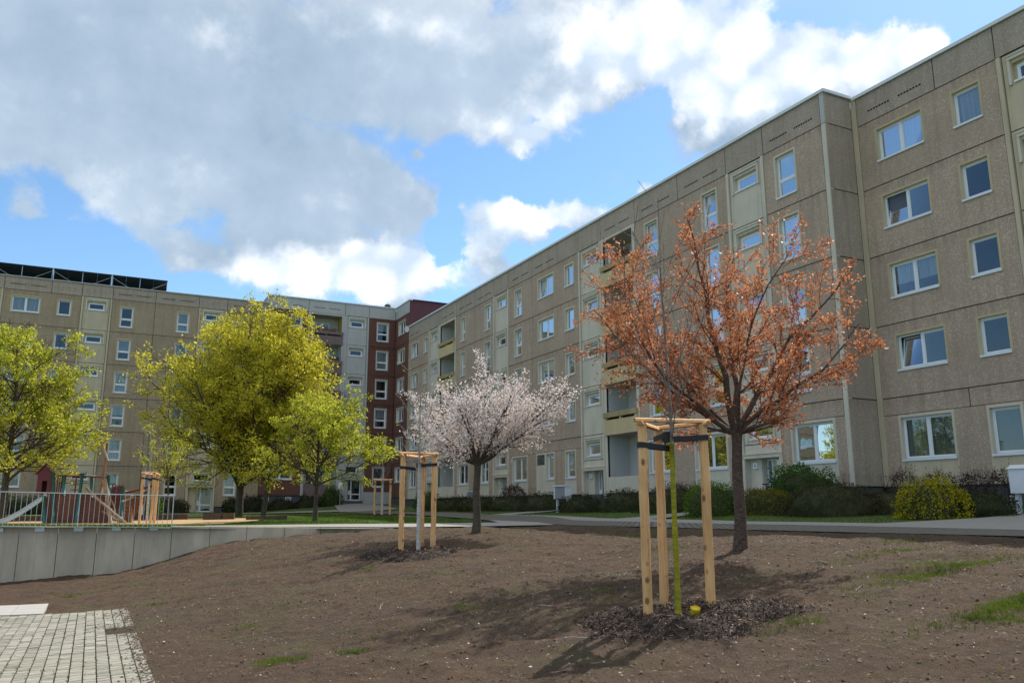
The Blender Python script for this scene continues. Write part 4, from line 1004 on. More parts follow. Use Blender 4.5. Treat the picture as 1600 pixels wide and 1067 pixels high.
for a, b in zip(la[:-1], la[1:]):
    FL_.panel(a, b, LT, LA, 'peb_attic', [])
    if (b - a) > 2.9: attic_slots(FL_, a, b, LT + .47, w=1.1)
finish(FL_)
mb = MB(); mb.bx(-30.6, 12.9, 87, 87.3, -.9, LA, M['peb_left']); mb.bx(-30.8, -30.6, 75.5, 87.3, -.9, LA, M['peb_left']); mb.build('rear_wall', lblk)
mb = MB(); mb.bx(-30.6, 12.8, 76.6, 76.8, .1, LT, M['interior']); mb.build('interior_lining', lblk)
mb = MB(); mb.bx(-30.6, 12.9, 75.7, 87.1, LA - .4, LA - .15, M['roofing']); mb.build('roof', lblk)
mb = MB(); mb.bx(-30.8, 12.9, 75.38, 75.7, LA, LA + .09, M['lightconc']); mb.build('roof_edge', lblk)
# solar arrays seen from behind
sx = [4.2 - 4.43 * i for i in range(9)]
arr0 = None
for i in range(len(sx) - 1):
    x1, x0 = sx[i], sx[i + 1]
    if i == 0:
        t = thing('solar_array', 'dark tilted solar panel array, rightmost on the roof of the ochre block', 'solar panels', (x0, 75.9, 18.35), 'solar arrays along the roof edge of the ochre block')
        w_ = 4.40
        mb = MB(); yb, yt, zb, zt = 77.6, 75.9, 18.30, 19.62
        def S(a, b, c): return (x0 + a, yt + (yb - yt) * b - c * .46, zt + (zb - zt) * b - c * .9)
        for q in range(4):
            a, b = q * w_ / 4 + .002, (q + 1) * w_ / 4 - .002
            for r0, r1 in ((0, .4975), (.5025, 1)):
                mb.face([S(a, r0, 0), S(b, r0, 0), S(b, r1, 0), S(a, r1, 0)], M['solar']); mb.face([S(a, r0, .04), S(b, r0, .04), S(b, r1, .04), S(a, r1, .04)], M['solar'])
                for (p, q_) in (((a, r0), (b, r0)), ((b, r0), (b, r1)), ((b, r1), (a, r1)), ((a, r1), (a, r0))): mb.face([S(*p, 0), S(*q_, 0), S(*q_, .04), S(*p, .04)], M['solar'])
        mb.build('panel', t)
        mb = MB(); mb.bx(x0 + .0, x0 + w_, 77.0, 77.1, 18.1, 18.95, M['solar']); mb.build('windbreak', t)
        for px, m_, r in ((.05, 'grey_metal', .03), (2.2, 'grey_metal', .025), (4.37, 'grey_metal', .02)):
            mb = MB(); mb.tube([(x0 + px, 75.95, 18.2), (x0 + px, 75.95, 19.5)], r, M[m_], 6); mb.build('prop', t)
        for (a, b) in (((0.1, 19.35), (1.5, 18.55)), ((4.3, 19.35), (2.9, 18.55))):
            mb = MB(); mb.tube([(x0 + a[0], 76.0, a[1]), (x0 + b[0], 76.0, b[1])], .02, M['grey_metal'], 6); mb.build('brace', t)
        mb = MB(); mb.tube([(x0, 75.97, 18.55), (x0 + w_, 75.97, 18.55)], .025, M['grey_metal'], 6); mb.build('rail', t)
        arr0 = t
    else:
        t = arr0.copy(); C.objects.link(t); t.location.x = x0
        t['label'] = {1: 'dark tilted solar panel array, second from the right end of the roof row', 2: 'dark tilted solar panel array, leftmost one inside the photo on the roof row'}.get(i, 'dark tilted solar panel array further left on the same roof row, outside the photo')
        for ch in list(arr0.children): c = ch.copy(); C.objects.link(c); c.parent = t; c.matrix_parent_inverse = ch.matrix_parent_inverse.copy()

# ------------------------------------------------------------------ trees
def rot_about(v, ax, a): return Matrix.Rotation(a, 3, ax) @ v
class Tree:
    def __init__(s, seed): s.r = random.Random(seed); s.mb = MB(); s.tw = []; s.mb_n = 0
    def grow(s, p, d, L, r, lvl, P):
        rr = s.r; st = P['step'][min(lvl, len(P['step']) - 1)]
        n = max(3, int(L / st)); pts = [p.copy()]; dd = d.normalized(); ds = [dd]
        wig = P['wig'][min(lvl, len(P['wig']) - 1)]; trop = P['trop'][min(lvl, len(P['trop']) - 1)]
        for i in range(n):
            dd = (dd + Vector((rr.gauss(0, wig), rr.gauss(0, wig), rr.gauss(0, wig) + trop))).normalized()
            q = pts[-1] + dd * (L / n)
            if lvl > 0 and P['env'](q) > 1: break
            pts.append(q); ds.append(dd)
        if len(pts) < 3: return
        if lvl == 0: s.main = pts
        m = len(pts); r1 = max(P['rmin'], r * P['taper'][min(lvl, len(P['taper']) - 1)])
        rad = [r + (r1 - r) * (k / (m - 1)) ** P.get('tp', .9) for k in range(m)]
        s.mb.tube(pts, rad, P['bark'], 9 if r > .08 else (6 if r > .025 else (4 if r > .008 else 3)), caps=False)
        if lvl >= P['leaf_lvl']:
            st_ = 0 if lvl > P['leaf_lvl'] else int(m * .25)
            for k in range(st_, m): s.tw.append((pts[k], ds[k], lvl))
        if lvl + 1 < P['levels']:
            dens = P['dens'][lvl]; t0 = P['t0'][lvl]
            num = max(1, int(round(L * (m - 1) / n * dens * (1 - t0)))) if lvl else P['dens'][0]
            ph = rr.uniform(0, 2 * PI)
            for c in range(num):
                t = t0 + (1 - t0) * (c + rr.uniform(.1, .9)) / num; t = min(t, .98)
                k = min(m - 2, int(t * (m - 1))); f = t * (m - 1) - k; f = min(1, max(0, f))
                q = pts[k].lerp(pts[k + 1], f); base = ds[k]
                a = R(rr.gauss(P['ang'][lvl], P['angv'])); ph += 2.4 + rr.uniform(-.5, .5)
                ax = base.orthogonal().normalized(); ax = rot_about(ax, base, ph); cd = rot_about(base, ax, a)
                cl = P['len'][lvl] * (1 - P['lenfall'][lvl] * t) * rr.uniform(.7, 1.2)
                if lvl > 0: cl *= min(1.2, L / P['len'][lvl - 1] + .25)
                cr = min(rad[k] * .75, rad[k] * P['rr'][lvl])
                s.grow(q, cd, cl, max(cr, P['rmin']), lvl + 1, P)
def ell_env(c, rx, ry, rz, seed, amp=.16, freq=2.2, flat=0.0):
    from mathutils import noise
    c = Vector(c); off = Vector((seed * 3.1, seed * 1.7, seed * .9))
    def f(q):
        v = q - c; u = Vector((v.x / rx, v.y / ry, v.z / rz)); l = u.length
        if l < 1e-6: return 0
        return l / (1 + amp * 2 * noise.noise(u.normalized() * freq + off))
    return f
def finish_tree(T, name, label, cat, base, crown_name, leafm, per, spread, size, aspect, seed, group=None, up_=0.0, dir_w=.6, barkname='trunk', mask=None):
    t = thing(name, label, cat, base, group)
    T.mb.build(barkname, t, smooth=True, origin=None)
    rg = np.random.default_rng(seed)
    tw = T.tw
    P = np.array([tuple(a) for a, b, c in tw]); Dv = np.array([tuple(b) for a, b, c in tw])
    if mask:
        q = vn(P[:, 0] + .7 * P[:, 2], P[:, 2] - .4 * P[:, 1], mask) + vn(P[:, 1] - .5 * P[:, 2] + 40, P[:, 2] + .6 * P[:, 0], mask * 1.3) > -.22; P, Dv = P[q], Dv[q]
    P = np.repeat(P, per, 0); Dv = np.repeat(Dv, per, 0)
    P = P + rg.normal(size=P.shape) * spread
    if len(P): quads(crown_name, leaves(rg, P, size, aspect, up_, Dv * dir_w), leafm, t)
    return t

# --- copper-leaved cherry on the right
def cherry(seed, base, fork, limbs, env, P, trunk_r, bark):
    T = Tree(seed); b = Vector(base); f = Vector(fork)
    n = 7; pts = [b + (f - b) * (i / n) + Vector((.02 * math.sin(i * 1.3), .02 * math.cos(i * 1.1), 0)) for i in range(n + 1)]
    rad = [trunk_r * (1.0 - .22 * i / n) for i in range(n + 1)]; rad[0] = trunk_r * 1.35; rad[1] = trunk_r * 1.05; rad[-1] = trunk_r * .95
    pts[0].z -= .12
    T.mb.tube(pts, rad, bark, 14, caps=False)
    for (d, L, r) in limbs:
        T.grow(f - Vector((0, 0, .12)) + Vector(d).normalized() * .03, Vector(d), L, r, 1, P)
    return T
redc = Vector((9.25, 10.75, 3.35))
def red_env(q, e1=ell_env((9.35, 10.7, 3.2), 2.7, 2.6, 2.15, 4, .16, 2.8)): return e1(q)
redP = dict(step=[.3, .2, .12, .09], wig=[.03, .10, .10, .1], trop=[0, .012, .03, .03], env=red_env, rmin=.0035, taper=[.7, .18, .25, .5], levels=4, leaf_lvl=2, dens=[0, 5.8, 7.0, 0], t0=[0, .16, .1, 0], ang=[0, 44, 38, 0], angv=9, len=[1, 1.15, .40, 0], lenfall=[0, .45, .5, 0], rr=[.6, .40, .5, .6], bark=M['bark_cherry'])
Rt = Vector((.8935, -.449, 0)); Fw = Vector((.449, .8935, 0))
def dir3(r, f, u): return Rt * r + Fw * f + Vector((0, 0, u))
red_limbs = [(dir3(-1.15, .15, .80), 4.0, .060), (dir3(-.50, -.25, 1.1), 4.0, .066), (dir3(-.05, .3, 1.3), 4.1, .058), (dir3(.50, -.1, 1.10), 4.2, .055), (dir3(1.25, .1, .95), 4.2, .046), (dir3(.6, .8, .9), 3.6, .036), (dir3(-.7, .8, .8), 3.6, .038), (dir3(-1.6, -.15, .75), 4.0, .042), (dir3(1.6, -.1, .62), 3.9, .036), (dir3(-.1, -1.0, .8), 3.3, .034), (dir3(.8, -.8, .7), 3.2, .034), (dir3(-1.5, .5, .45), 3.6, .032), (dir3(1.5, .5, .35), 3.2, .028), (dir3(-1.7, -.3, .35), 3.3, .03)]
T = cherry(21, (10.04, 11.21, -.72), (9.80, 10.88, 1.35), red_limbs, red_env, redP, .105, M['bark_cherry'])
finish_tree(T, 'cherry_tree', 'copper leaved ornamental cherry with a stout dark trunk in the soil slope on the right', 'tree', (10.04, 11.21, -.72), 'crown', M['leaf_red'], 5, .036, .062, .55, 3)
# --- pink cherry
pkP = dict(step=[.3, .18, .11, .08], wig=[.03, .08, .10, .12], trop=[0, .015, .02, .0], env=ell_env((9.15, 19.75, 2.35), 2.45, 2.1, 1.6, 9, .30, 3.0), rmin=.004, taper=[.7, .2, .25, .5], levels=4, leaf_lvl=2, dens=[0, 6.0, 8.0, 0], t0=[0, .12, .1, 0], ang=[0, 42, 42, 0], angv=10, len=[1, 1.05, .36, 0], lenfall=[0, .45, .5, 0], rr=[.6, .45, .5, .6], bark=M['bark_pink'])
pk_limbs = [(dir3(-1.3, .3, .5), 3.0, .04), (dir3(1.5, .3, .6), 3.0, .04), (dir3(-1.0, .1, .75), 3.0, .055), (dir3(-.5, -.4, 1.0), 2.7, .06), (dir3(.0, .3, 1.2), 2.7, .06), (dir3(.5, -.2, 1.0), 2.7, .055), (dir3(1.1, .1, .8), 3.1, .055), (dir3(.5, .8, .8), 2.3, .045), (dir3(-.6, .8, .8), 2.3, .045), (dir3(-1.2, -.2, .35), 2.2, .035), (dir3(1.2, -.3, .45), 2.4, .04), (dir3(-.1, -.9, .7), 2.1, .04), (dir3(.6, -.8, .6), 2.1, .04), (dir3(-.9, -.6, .55), 2.1, .04)]
T = cherry(8, (9.11, 20.24, -.68), (9.0, 19.95, 1.22), pk_limbs, None, pkP, .108, M['bark_pink'])
finish_tree(T, 'cherry_tree', 'pink blossoming cherry tree with grey brown trunk at the top of the soil slope', 'tree', (9.11, 20.24, -.68), 'crown', M['leaf_pink'], 4, .045, .052, .8, 4, dir_w=.2)
# --- maples
def maple(seed, base, th, tr, env, leafm, label, per=3, size=.13, spread=.12, n1=26, l1=3.0, lean=(0, 0), group='green maples on the playground lawn', low=.18, H=None, l2=1.5, l3=.6, dens=(3.2, 4.2)):
    T = Tree(seed); b = Vector(base); top = b + Vector((lean[0], lean[1], H))
    P = dict(step=[.8, .35, .22, .16], wig=[.03, .07, .1, .12], trop=[.0, .008, .02, .0], env=env, rmin=.008, taper=[.12, .2, .3, .5], levels=4, leaf_lvl=3, dens=[n1, dens[0], dens[1], 0], t0=[low, .15, .1, 0], ang=[54, 42, 42, 0], angv=9, len=[l1, l2, l3, 0], lenfall=[.55, .4, .4, 0], rr=[.5, .5, .5, .6], bark=M['bark_maple'])
    T.grow(b - Vector((0, 0, .1)), (top - b).normalized(), H, tr, 0, P)
    return finish_tree(T, 'maple_tree', label, 'tree', base, 'crown', leafm, per, spread, size, .9, seed, group, dir_w=.2, mask=1.1)
GM = 'green maples on the playground lawn'
maple(31, (7.9, 52.2, -.52), 0, .26, ell_env((6.7, 52, 5.3), 6.3, 5.2, 7.0, 5, .15, 3.0), M['leaf_maple'], 'tallest yellow green maple with dark forked trunk left of the corner block', H=12.0, lean=(-.5, 0), n1=60, l1=8.4, l2=2.8, l3=.8, low=.13, per=6, size=.125, spread=.10, dens=(3.4, 3.6))
maple(32, (8.85, 49.6, -.54), 0, .17, ell_env((9.0, 49.5, 6.2), 3.9, 3.8, 6.0, 7, .18, 2.8), M['leaf_maple'], 'yellow green maple with slender trunk just right of the tallest maple', H=12.0, lean=(.4, 0), n1=48, l1=5.0, l2=2.1, l3=.8, low=.16, per=6, size=.125, spread=.10, dens=(3.4, 3.6))
maple(33, (8.65, 36.2, -.54), 0, .12, ell_env((9.2, 36, 2.8), 3.0, 2.5, 2.5, 8, .24, 2.8), M['leaf_maple_g'], 'small spreading green maple with a thin trunk in front of the corner block entrance', H=5.1, lean=(.2, 0), n1=34, l1=3.4, l2=1.4, l3=.5, low=.24, per=8, size=.085, spread=.06, dens=(4.6, 5.4))
maple(34, (-3.35, 40.4, -.6), 0, .17, ell_env((-2.8, 40, 3.9), 3.2, 3.0, 4.1, 3, .24, 2.6), M['leaf_maple_g'], 'round yellow green maple at the left edge behind the playground tower', H=8.3, lean=(.6, 0), n1=48, l1=4.3, l2=1.8, l3=.6, low=.2, per=8, size=.10, spread=.075, dens=(4.0, 4.6))
maple(35, (3.3, 43.5, -.58), 0, .07, ell_env((3.3, 43.5, 2.4), 1.5, 1.4, 1.9, 12, .3, 2.5), M['leaf_maple_g'], 'thin young maple with sparse leaves between the post frame and the tallest maple', H=4.4, n1=20, l1=1.7, l2=.9, l3=.4, low=.34, per=5, size=.08, spread=.07, dens=(4.0, 5.0))
# --- newly planted trees in post frames
def sapling(seed, base, H, r, coat, coat_h, label, n1, l1, env, leafm=None, per=1, size=.03, bark='bark_pale', lean=(0, 0), dens=(3., 4.), lvls=3, leaf_keep=.3, group='young trees planted inside post frames'):
    T = Tree(seed); b = Vector(base)
    P = dict(step=[.25, .14, .1, .1], wig=[.012, .05, .07, .1], trop=[.0, .05, .04, .0], env=env, rmin=.0035, taper=[.2, .25, .4, .5], levels=lvls, leaf_lvl=1, dens=[n1, dens[0], dens[1], 0], t0=[.46, .2, .1, 0], ang=[36, 32, 30, 0], angv=7, len=[l1, l1 * .45, .2, 0], lenfall=[.5, .4, .4, 0], rr=[.42, .5, .5, .6], bark=M[bark])
    T.grow(b - Vector((0, 0, .08)), Vector((lean[0], lean[1], 1)), H, r, 0, P)
    t = thing('young_tree', label, 'tree', base, group)
    T.mb.build('trunk', t, smooth=True)
    if coat:
        m = MB(); K = [q for q in T.main if q.z < b.z + coat_h]; m.tube(K, [r * 1.10 - .25 * r * i / len(K) + .0025 * math.sin(i * 2.1) for i in range(len(K))], M[coat], 12); m.build('trunk_coat', t, smooth=True)
    if leafm:
        rg = np.random.default_rng(seed); Pn = np.array([tuple(a) for a, _, _ in T.tw]); Pn = Pn[rg.random(len(Pn)) < leaf_keep]; Pn = np.repeat(Pn, per, 0)
        quads('crown', leaves(rg, Pn + rg.normal(size=Pn.shape) * .01, size, .6), M[leafm], t)
    return t
sapling(41, (5.98, 7.74, -1.24), 4.35, .032, 'wrap_y', 2.05, 'bare young tree with yellow green painted trunk inside the nearest post frame', 24, 1.6, ell_env((6.0, 7.9, 2.15), 1.2, 1.1, 1.75, 2), 'leaf_bud', 1, .03, bark='bark_young', lean=(.01, .03), leaf_keep=.12)
sapling(42, (6.38, 17.20, -1.02), 3.9, .045, 'wrap_w', 2.0, 'bare young tree with white coated trunk inside the middle post frame', 14, 1.2, ell_env((6.3, 17.3, 1.9), .95, .9, 1.5, 3), 'leaf_sprout', 2, .045, lean=(-.03, -.03), leaf_keep=.22)
sapling(43, (14.9, 46.3, -.48), 4.0, .06, 'wrap_w', 2.0, 'leafless young tree with white coated trunk inside the far post frame on the lawn', 12, 1.7, ell_env((14.7, 46.3, 2.4), 1.4, 1.3, 1.8, 4), None, lean=(-.02, 0))
sapling(44, (1.87, 34.5, -.64), 3.9, .035, 'wrap_w', 2.0, 'bare young tree with thin white trunk inside the post frame behind the railing', 12, 1.1, ell_env((1.8, 34.4, 2.2), .8, .8, 1.5, 5), 'leaf_bud', 2, .05, leaf_keep=.4)
sapling(45, (11.3, 5.2, -.72), 4.2, .035, 'wrap_y', 2.0, 'bare young tree with painted trunk beyond the right edge of the photo', 12, 1.3, ell_env((11.2, 5.1, 2.6), 1.0, 1.0, 1.6, 5), 'leaf_sprout', 2, .05, leaf_keep=.3)

# ------------------------------------------------------------------ post frames
def knotted_post(mb, x, y, z0, z1, r, ph=0):
    K = 9; pts = [(x + .006 * math.sin(i * 1.7 + ph), y + .006 * math.cos(i * 1.3 + ph), z0 + (z1 - z0) * i / K) for i in range(K + 1)]
    mb.tube(pts, [r * (1 + .03 * math.sin(i * 2.3 + ph)) for i in range(K)] + [r * .96], M['stake'], 14, capm=M['stake_end'])
def post_frame(label, posts, tree, zt, r, straph, rail_r=None, group='three post support frames round the young trees'):
    cx = sum(p[0] for p in posts) / 3; cy = sum(p[1] for p in posts) / 3; t = thing('post_frame', label, 'tree support', (cx, cy, posts[0][2]), group)
    for i, (x, y, z) in enumerate(posts):
        mb = MB(); knotted_post(mb, x, y, z - .25, zt, r, i * 2.); mb.build('post', t, smooth=False, origin=(x, y, z))
    rr_ = rail_r or r * .8
    for i in range(3):
        a, b = Vector(posts[i]), Vector(posts[(i + 1) % 3]); a.z = b.z = zt + rr_ * (.35 if i == 0 else .1 - .35 * i)
        d = (b - a).normalized(); mb = MB()
        # half-round rail: flat side underneath
        n = 9; e = r * 1.6; A, B = a - d * e, b + d * e; s = d.cross(Vector((0, 0, 1))).normalized()
        ring = [(math.cos(PI * k / (n - 1)), math.sin(PI * k / (n - 1))) for k in range(n)]
        va = [A + s * (c * rr_) + Vector((0, 0, q * rr_ * 1.1)) for c, q in ring]; vb = [B + s * (c * rr_) + Vector((0, 0, q * rr_ * 1.1)) for c, q in ring]
        for k in range(n - 1): mb.face([va[k], va[k + 1], vb[k + 1], vb[k]], M['stake'])
        mb.face([va[0], vb[0], vb[-1], va[-1]], M['stake']); mb.face(va, M['stake_end']); mb.face(vb[::-1], M['stake_end'])
        mb.build('rail', t, origin=tuple(a))
    tv = Vector(tree)
    for i, (x, y, z) in enumerate(posts):
        h = zt - straph[i]; p = Vector((x, y, h)); q = Vector((tv.x, tv.y, h + (.0 if i == 2 else -.03))); d = (q - p).normalized(); s = d.cross(Vector((0, 0, 1))).normalized()
        mb = MB(); hw = .032
        rr1 = r * 1.05; rr2 = .05
        def band(P0, P1, a, b):
            mb.face([P0 + Vector((0, 0, a)), P1 + Vector((0, 0, a)), P1 + Vector((0, 0, b)), P0 + Vector((0, 0, b))], M['black'])
        for sg in (1, -1): band(p + s * rr1 * sg, q + s * rr2 * .6 * sg, -hw, hw)
        K = 8
        for (c, rad, a0) in ((p, rr1, PI / 2), (q, rr2, -PI / 2)):
            for k in range(K):
                t0, t1 = a0 + PI * k / K, a0 + PI * (k + 1) / K
                f = lambda tt: c + (s * math.sin(tt) + d * math.cos(tt)) * rad
                band(f(t0), f(t1), -hw, hw)
        mb.face([q + Vector((-.05, -.05, hw)), q + Vector((.05, -.05, hw)), q + Vector((.05, .05, hw)), q + Vector((-.05, .05, hw))], M['black'])
        o = mb.build('strap', t)
        o.modifiers.new('thick', 'SOLIDIFY').thickness = .006
    return t
post_frame('tall peeled pine post frame nearest the camera with black straps and bark mulch', [(5.69, 7.92, -1.24), (6.44, 7.73, -1.22), (6.30, 8.42, -1.20)], (6.02, 7.86, 0), 0.97, .055, (.26, .16, .13))
post_frame('peeled pine post frame in the middle of the slope near the pink cherry', [(6.03, 17.36, -1.02), (6.75, 17.30, -1.0), (6.72, 17.95, -.98)], (6.40, 17.35, 0), 1.14, .058, (.28, .20, .2))
post_frame('peeled pine post frame far back on the lawn in front of the maroon corner', [(14.5, 46.5, -.5), (15.3, 46.1, -.5), (15.05, 46.9, -.5)], (14.9, 46.4, 0), 1.55, .065, (.2, .2, .2))
post_frame('peeled pine post frame behind the white railing beside the play ship', [(1.61, 34.3, -.66), (1.98, 34.0, -.66), (2.17, 35.0, -.66)], (1.87, 34.5, 0), 1.28, .05, (.18, .2, .2))
post_frame('peeled pine post frame beyond the right edge of the photo', [(10.95, 5.35, -.74), (11.7, 5.0, -.72), (11.45, 5.75, -.70)], (11.3, 5.2, 0), 1.35, .058, (.2, .2, .2))
# watering pipes
def pipe(label, x, y, z, h, r, lean):
    mb = MB(); a = Vector((x, y, z - .06)); d = Vector((*lean, 1)).normalized()
    mb.tube([a, a + d * (h - .03), a + d * (h - .01), a + d * h], [r * .82, r * .9, r * 1.05, r * 1.05], M['yplast'], 18, caps=False)
    mb.tube([a + d * h, a + d * h, a + d * (h - .05)], [r * 1.05, r * .92, r * .8], M['yplast'], 18, caps=True)
    o = mb.build('watering_pipe', None, True); mb2 = MB(); mb2.tube([a + d * (h - .045), a + d * (h - .02)], [r * .5, r * .42], M['yplast'], 12); 
    mb3 = mb2.build('plug', o, True); return tag(o, label, 'pipe', 'yellow watering pipes at the young trees')
pipe('yellow plastic watering pipe end in the mulch of the nearest post frame', 6.10, 7.62, -1.22, .20, .055, (-.15, -.35))
pipe('yellow plastic watering pipe end in the mulch of the middle post frame', 6.52, 17.15, -.97, .12, .07, (.1, -.3))
# mulch heaps
def mulch(name, label, cx, cy, rx, ry, h, n, seed, ang=0.0, z_off=0.0, sz=.05):
    rg = np.random.default_rng(seed)
    K = 40; ca, sa = math.cos(ang), math.sin(ang)
    def shape(a): return 1 + .12 * math.sin(3 * a + seed) + .08 * math.sin(5 * a + 2 * seed)
    def hh(r): return h * max(0, (1 - r ** 2)) ** .8 * (1 - .35 * math.exp(-(r / .35) ** 2))
    mb = MB(); rings = 12; V = []
    for i in range(rings + 1):
        for j in range(K):
            a = 2 * PI * j / K; r = i / rings; q = shape(a); lx, ly = rx * r * q * math.cos(a), ry * r * q * math.sin(a)
            V.append((cx + lx * ca - ly * sa, cy + lx * sa + ly * ca, hh(r) - (.03 if i == rings else 0)))
    V = np.array(V); Z = ((soil_surf if 'lawn' not in label else upper_h)(V[:, 0], V[:, 1])) + V[:, 2] + rg.normal(0, .008, len(V)) + z_off
    mb.v = [(a, b, c) for (a, b, _), c in zip(V, Z)]
    for i in range(rings):
        for j in range(K): mb.f.append((i * K + j, i * K + (j + 1) % K, (i + 1) * K + (j + 1) % K, (i + 1) * K + j)); mb.m.append(0)
    mb.mats = [M['humus']]
    base = mb
    # chips
    rr_ = np.sqrt(rg.random(n)) * 1.12; aa = rg.random(n) * 2 * PI
    sh = 1 + .12 * np.sin(3 * aa + seed) + .08 * np.sin(5 * aa + 2 * seed)
    keep = rg.random(n) < np.clip((1.14 - rr_) / .2, .12, 1); rr_, aa, sh = rr_[keep], aa[keep], sh[keep]
    lx, ly = rx * rr_ * sh * np.cos(aa), ry * rr_ * sh * np.sin(aa); X = cx + lx * ca - ly * sa; Y = cy + lx * sa + ly * ca
    H = h * np.clip(1 - rr_ ** 2, 0, None) ** .8 * (1 - .35 * np.exp(-(rr_ / .35) ** 2))
    Zc = (soil_surf if 'lawn' not in label else upper_h)(X, Y) + H + rg.uniform(.002, .028, len(X)) + z_off
    Pn = np.stack([X, Y, Zc], 1); m = len(Pn)
    d = rg.normal(size=(m, 3)); d[:, 2] *= .45; d /= np.linalg.norm(d, axis=1)[:, None]
    q = rg.normal(size=(m, 3)) * .5; q[:, 2] += 1; s = np.cross(d, q); s /= np.linalg.norm(s, axis=1)[:, None]
    L = (sz * rg.uniform(.4, 1.5, m))[:, None]; W = (sz * rg.uniform(.08, .2, m))[:, None]
    Q = np.stack([Pn - d * L * .5 - s * W * .6, Pn + d * L * .5 - s * W * .4, Pn + d * L * .5 + s * W * .5, Pn - d * L * .5 + s * W * .6], 1)
    o = quads(name, Q, M['chips']); o['kind'] = 'stuff'; tag(o, label, 'mulch')
    b = base.build('mulch_base', o, True); b['kind'] = 'stuff'
    return o
mulch('mulch_heap', 'dark bark mulch heap round the nearest post frame', 6.02, 7.62, 1.22, .82, .13, 7000, 1, R(-24))
mulch('mulch_heap', 'dark bark mulch heap under the middle post frame', 6.3, 17.3, .95, 1.25, .14, 4200, 2, R(20), sz=.06)
mulch('mulch_heap', 'thin bark mulch ring on the lawn at the far post frame', 14.9, 46.4, 1.1, 1.1, .08, 900, 3, sz=.09)
mulch('mulch_heap', 'bark mulch heap cut by the right edge of the photo', 10.95, 5.45, 1.05, .8, .12, 3500, 4, R(-24))

# ------------------------------------------------------------------ shrubs
def shrub(name, label, c, rx, ry, z0, z1, m, n, size=.06, seed=0, boxy=2.0, spiky=0.0, group=None, stems=0, core=True, cat='shrub', amp=.20):
    rg = np.random.default_rng(seed + 100)
    t = thing(name, label, cat, (c[0], c[1], z0), group)
    a = rg.random(n) * 2 * PI; ph = np.arccos(1 - rg.random(n) * 1.12); ph = np.minimum(ph, PI * .62)
    ux, uy, uz = np.sin(ph) * np.cos(a), np.sin(ph) * np.sin(a), np.cos(ph)
    p = boxy; l = (np.abs(ux) ** p + np.abs(uy) ** p + np.abs(uz) ** p) ** (1 / p)
    rad = rg.uniform(.84, 1.03, n) * (1 + amp * (2 * vn(a * 2.1 + seed, ph * 2.6, 1.0) + 1.2 * vn(a * 6 + seed, ph * 7, 1.)))
    hgt = (z1 - z0); lo = .22 * hgt if stems else 0.05
    zc = z0 + lo; rz_ = z1 - zc
    X = c[0] + rx * ux / l * rad; Y = c[1] + ry * uy / l * rad; Z = zc + rz_ * uz / l * rad
    Z = np.maximum(Z, z0 + .02)
    P = np.stack([X, Y, Z], 1); D = np.stack([ux, uy, uz], 1)
    if spiky > 0:
        k = int(n * .05); 
        sp = rg.integers(0, n, k); L = rg.uniform(.2, 1, (k, 1)) * spiky
        extra = np.repeat(P[sp], 5, 0); DD = np.repeat(D[sp] * .3 + np.array([0, 0, 1.]), 5, 0); extra = extra + DD * np.repeat(L, 5, 0) * np.tile(np.linspace(.1, 1, 5), k)[:, None]
        P = np.concatenate([P, extra]); D = np.concatenate([D, DD])
    quads('foliage', leaves(rg, P, size, .6, .1, D * .5), m, t)
    mb = MB()
    if core:
        K = 20; J = 9; V = []
        for j in range(J + 1):
            for i in range(K):
                A = 2 * PI * i / K; B = PI * .55 * j / J; x, y, z = math.sin(B) * math.cos(A), math.sin(B) * math.sin(A), math.cos(B)
                l_ = (abs(x) ** p + abs(y) ** p + abs(z) ** p) ** (1 / p); q = .83 * (1 + .08 * math.sin(A * 3 + seed) * math.sin(B * 4))
                mb.v.append((c[0] + rx * x / l_ * q, c[1] + ry * y / l_ * q, max(z0 - .1, zc + rz_ * z / l_ * q)))
        for j in range(J):
            for i in range(K): mb.f.append((j * K + i, j * K + (i + 1) % K, (j + 1) * K + (i + 1) % K, (j + 1) * K + i)); mb.m.append(0)
        mb.mats = [M['lf_dark']]
    rr_ = random.Random(seed)
    for i in range(max(stems, 4)):
        A = rr_.uniform(0, 2 * PI); q = rr_.uniform(.3, .8)
        b = Vector((c[0] + rx * .12 * math.cos(A), c[1] + ry * .12 * math.sin(A), z0 - .08)); e = Vector((c[0] + rx * q * math.cos(A), c[1] + ry * q * math.sin(A), z0 + hgt * rr_.uniform(.75, 1.0)))
        mid = b.lerp(e, .5) + Vector((0, 0, .05)); mb.tube([b, mid, e], [.016, .011, .004], M['bark_maple'], 4, caps=False)
        if stems:
            for kk in range(4):
                s0 = mid.lerp(e, rr_.random()); mb.tube([s0, s0 + Vector((rr_.uniform(-.2, .2), rr_.uniform(-.2, .2), rr_.uniform(.1, .35)))], [.006, .003], M['bark_maple'], 3, caps=False)
    mb.build('branches', t, smooth=True)
    return t
G1n = 'shrubs along the front of the right wing'
shrub('laurel_bush', 'fresh green laurel bush under the ground floor window beside the nearest entrance', (23.6, 22.9), 1.1, 1.5, -.08, 1.48, M['lf_laurel'], 5200, .075, 1, 2.4, .12, G1n, stems=3)
shrub('cotoneaster_bush', 'wide low olive brown shrub dome in front of the laurel bush at the projecting corner', (21.8, 19.9), 1.35, 1.95, -.30, .82, M['lf_cot'], 6500, .05, 2, 2.0, .1, G1n, amp=.08)
shrub('cotoneaster_bush', 'flat olive brown shrub between the wide dome and the golden bush', (23.0, 18.4), 1.2, 1.6, -.25, .52, M['lf_cot'], 4500, .05, 3, 2.0, .1, G1n)
shrub('golden_bush', 'rounded bright golden yellow bush in front of the double ground floor window', (21.4, 15.9), .9, .92, -.32, .78, M['lf_yel'], 5200, .055, 4, 2.2, .06, G1n)
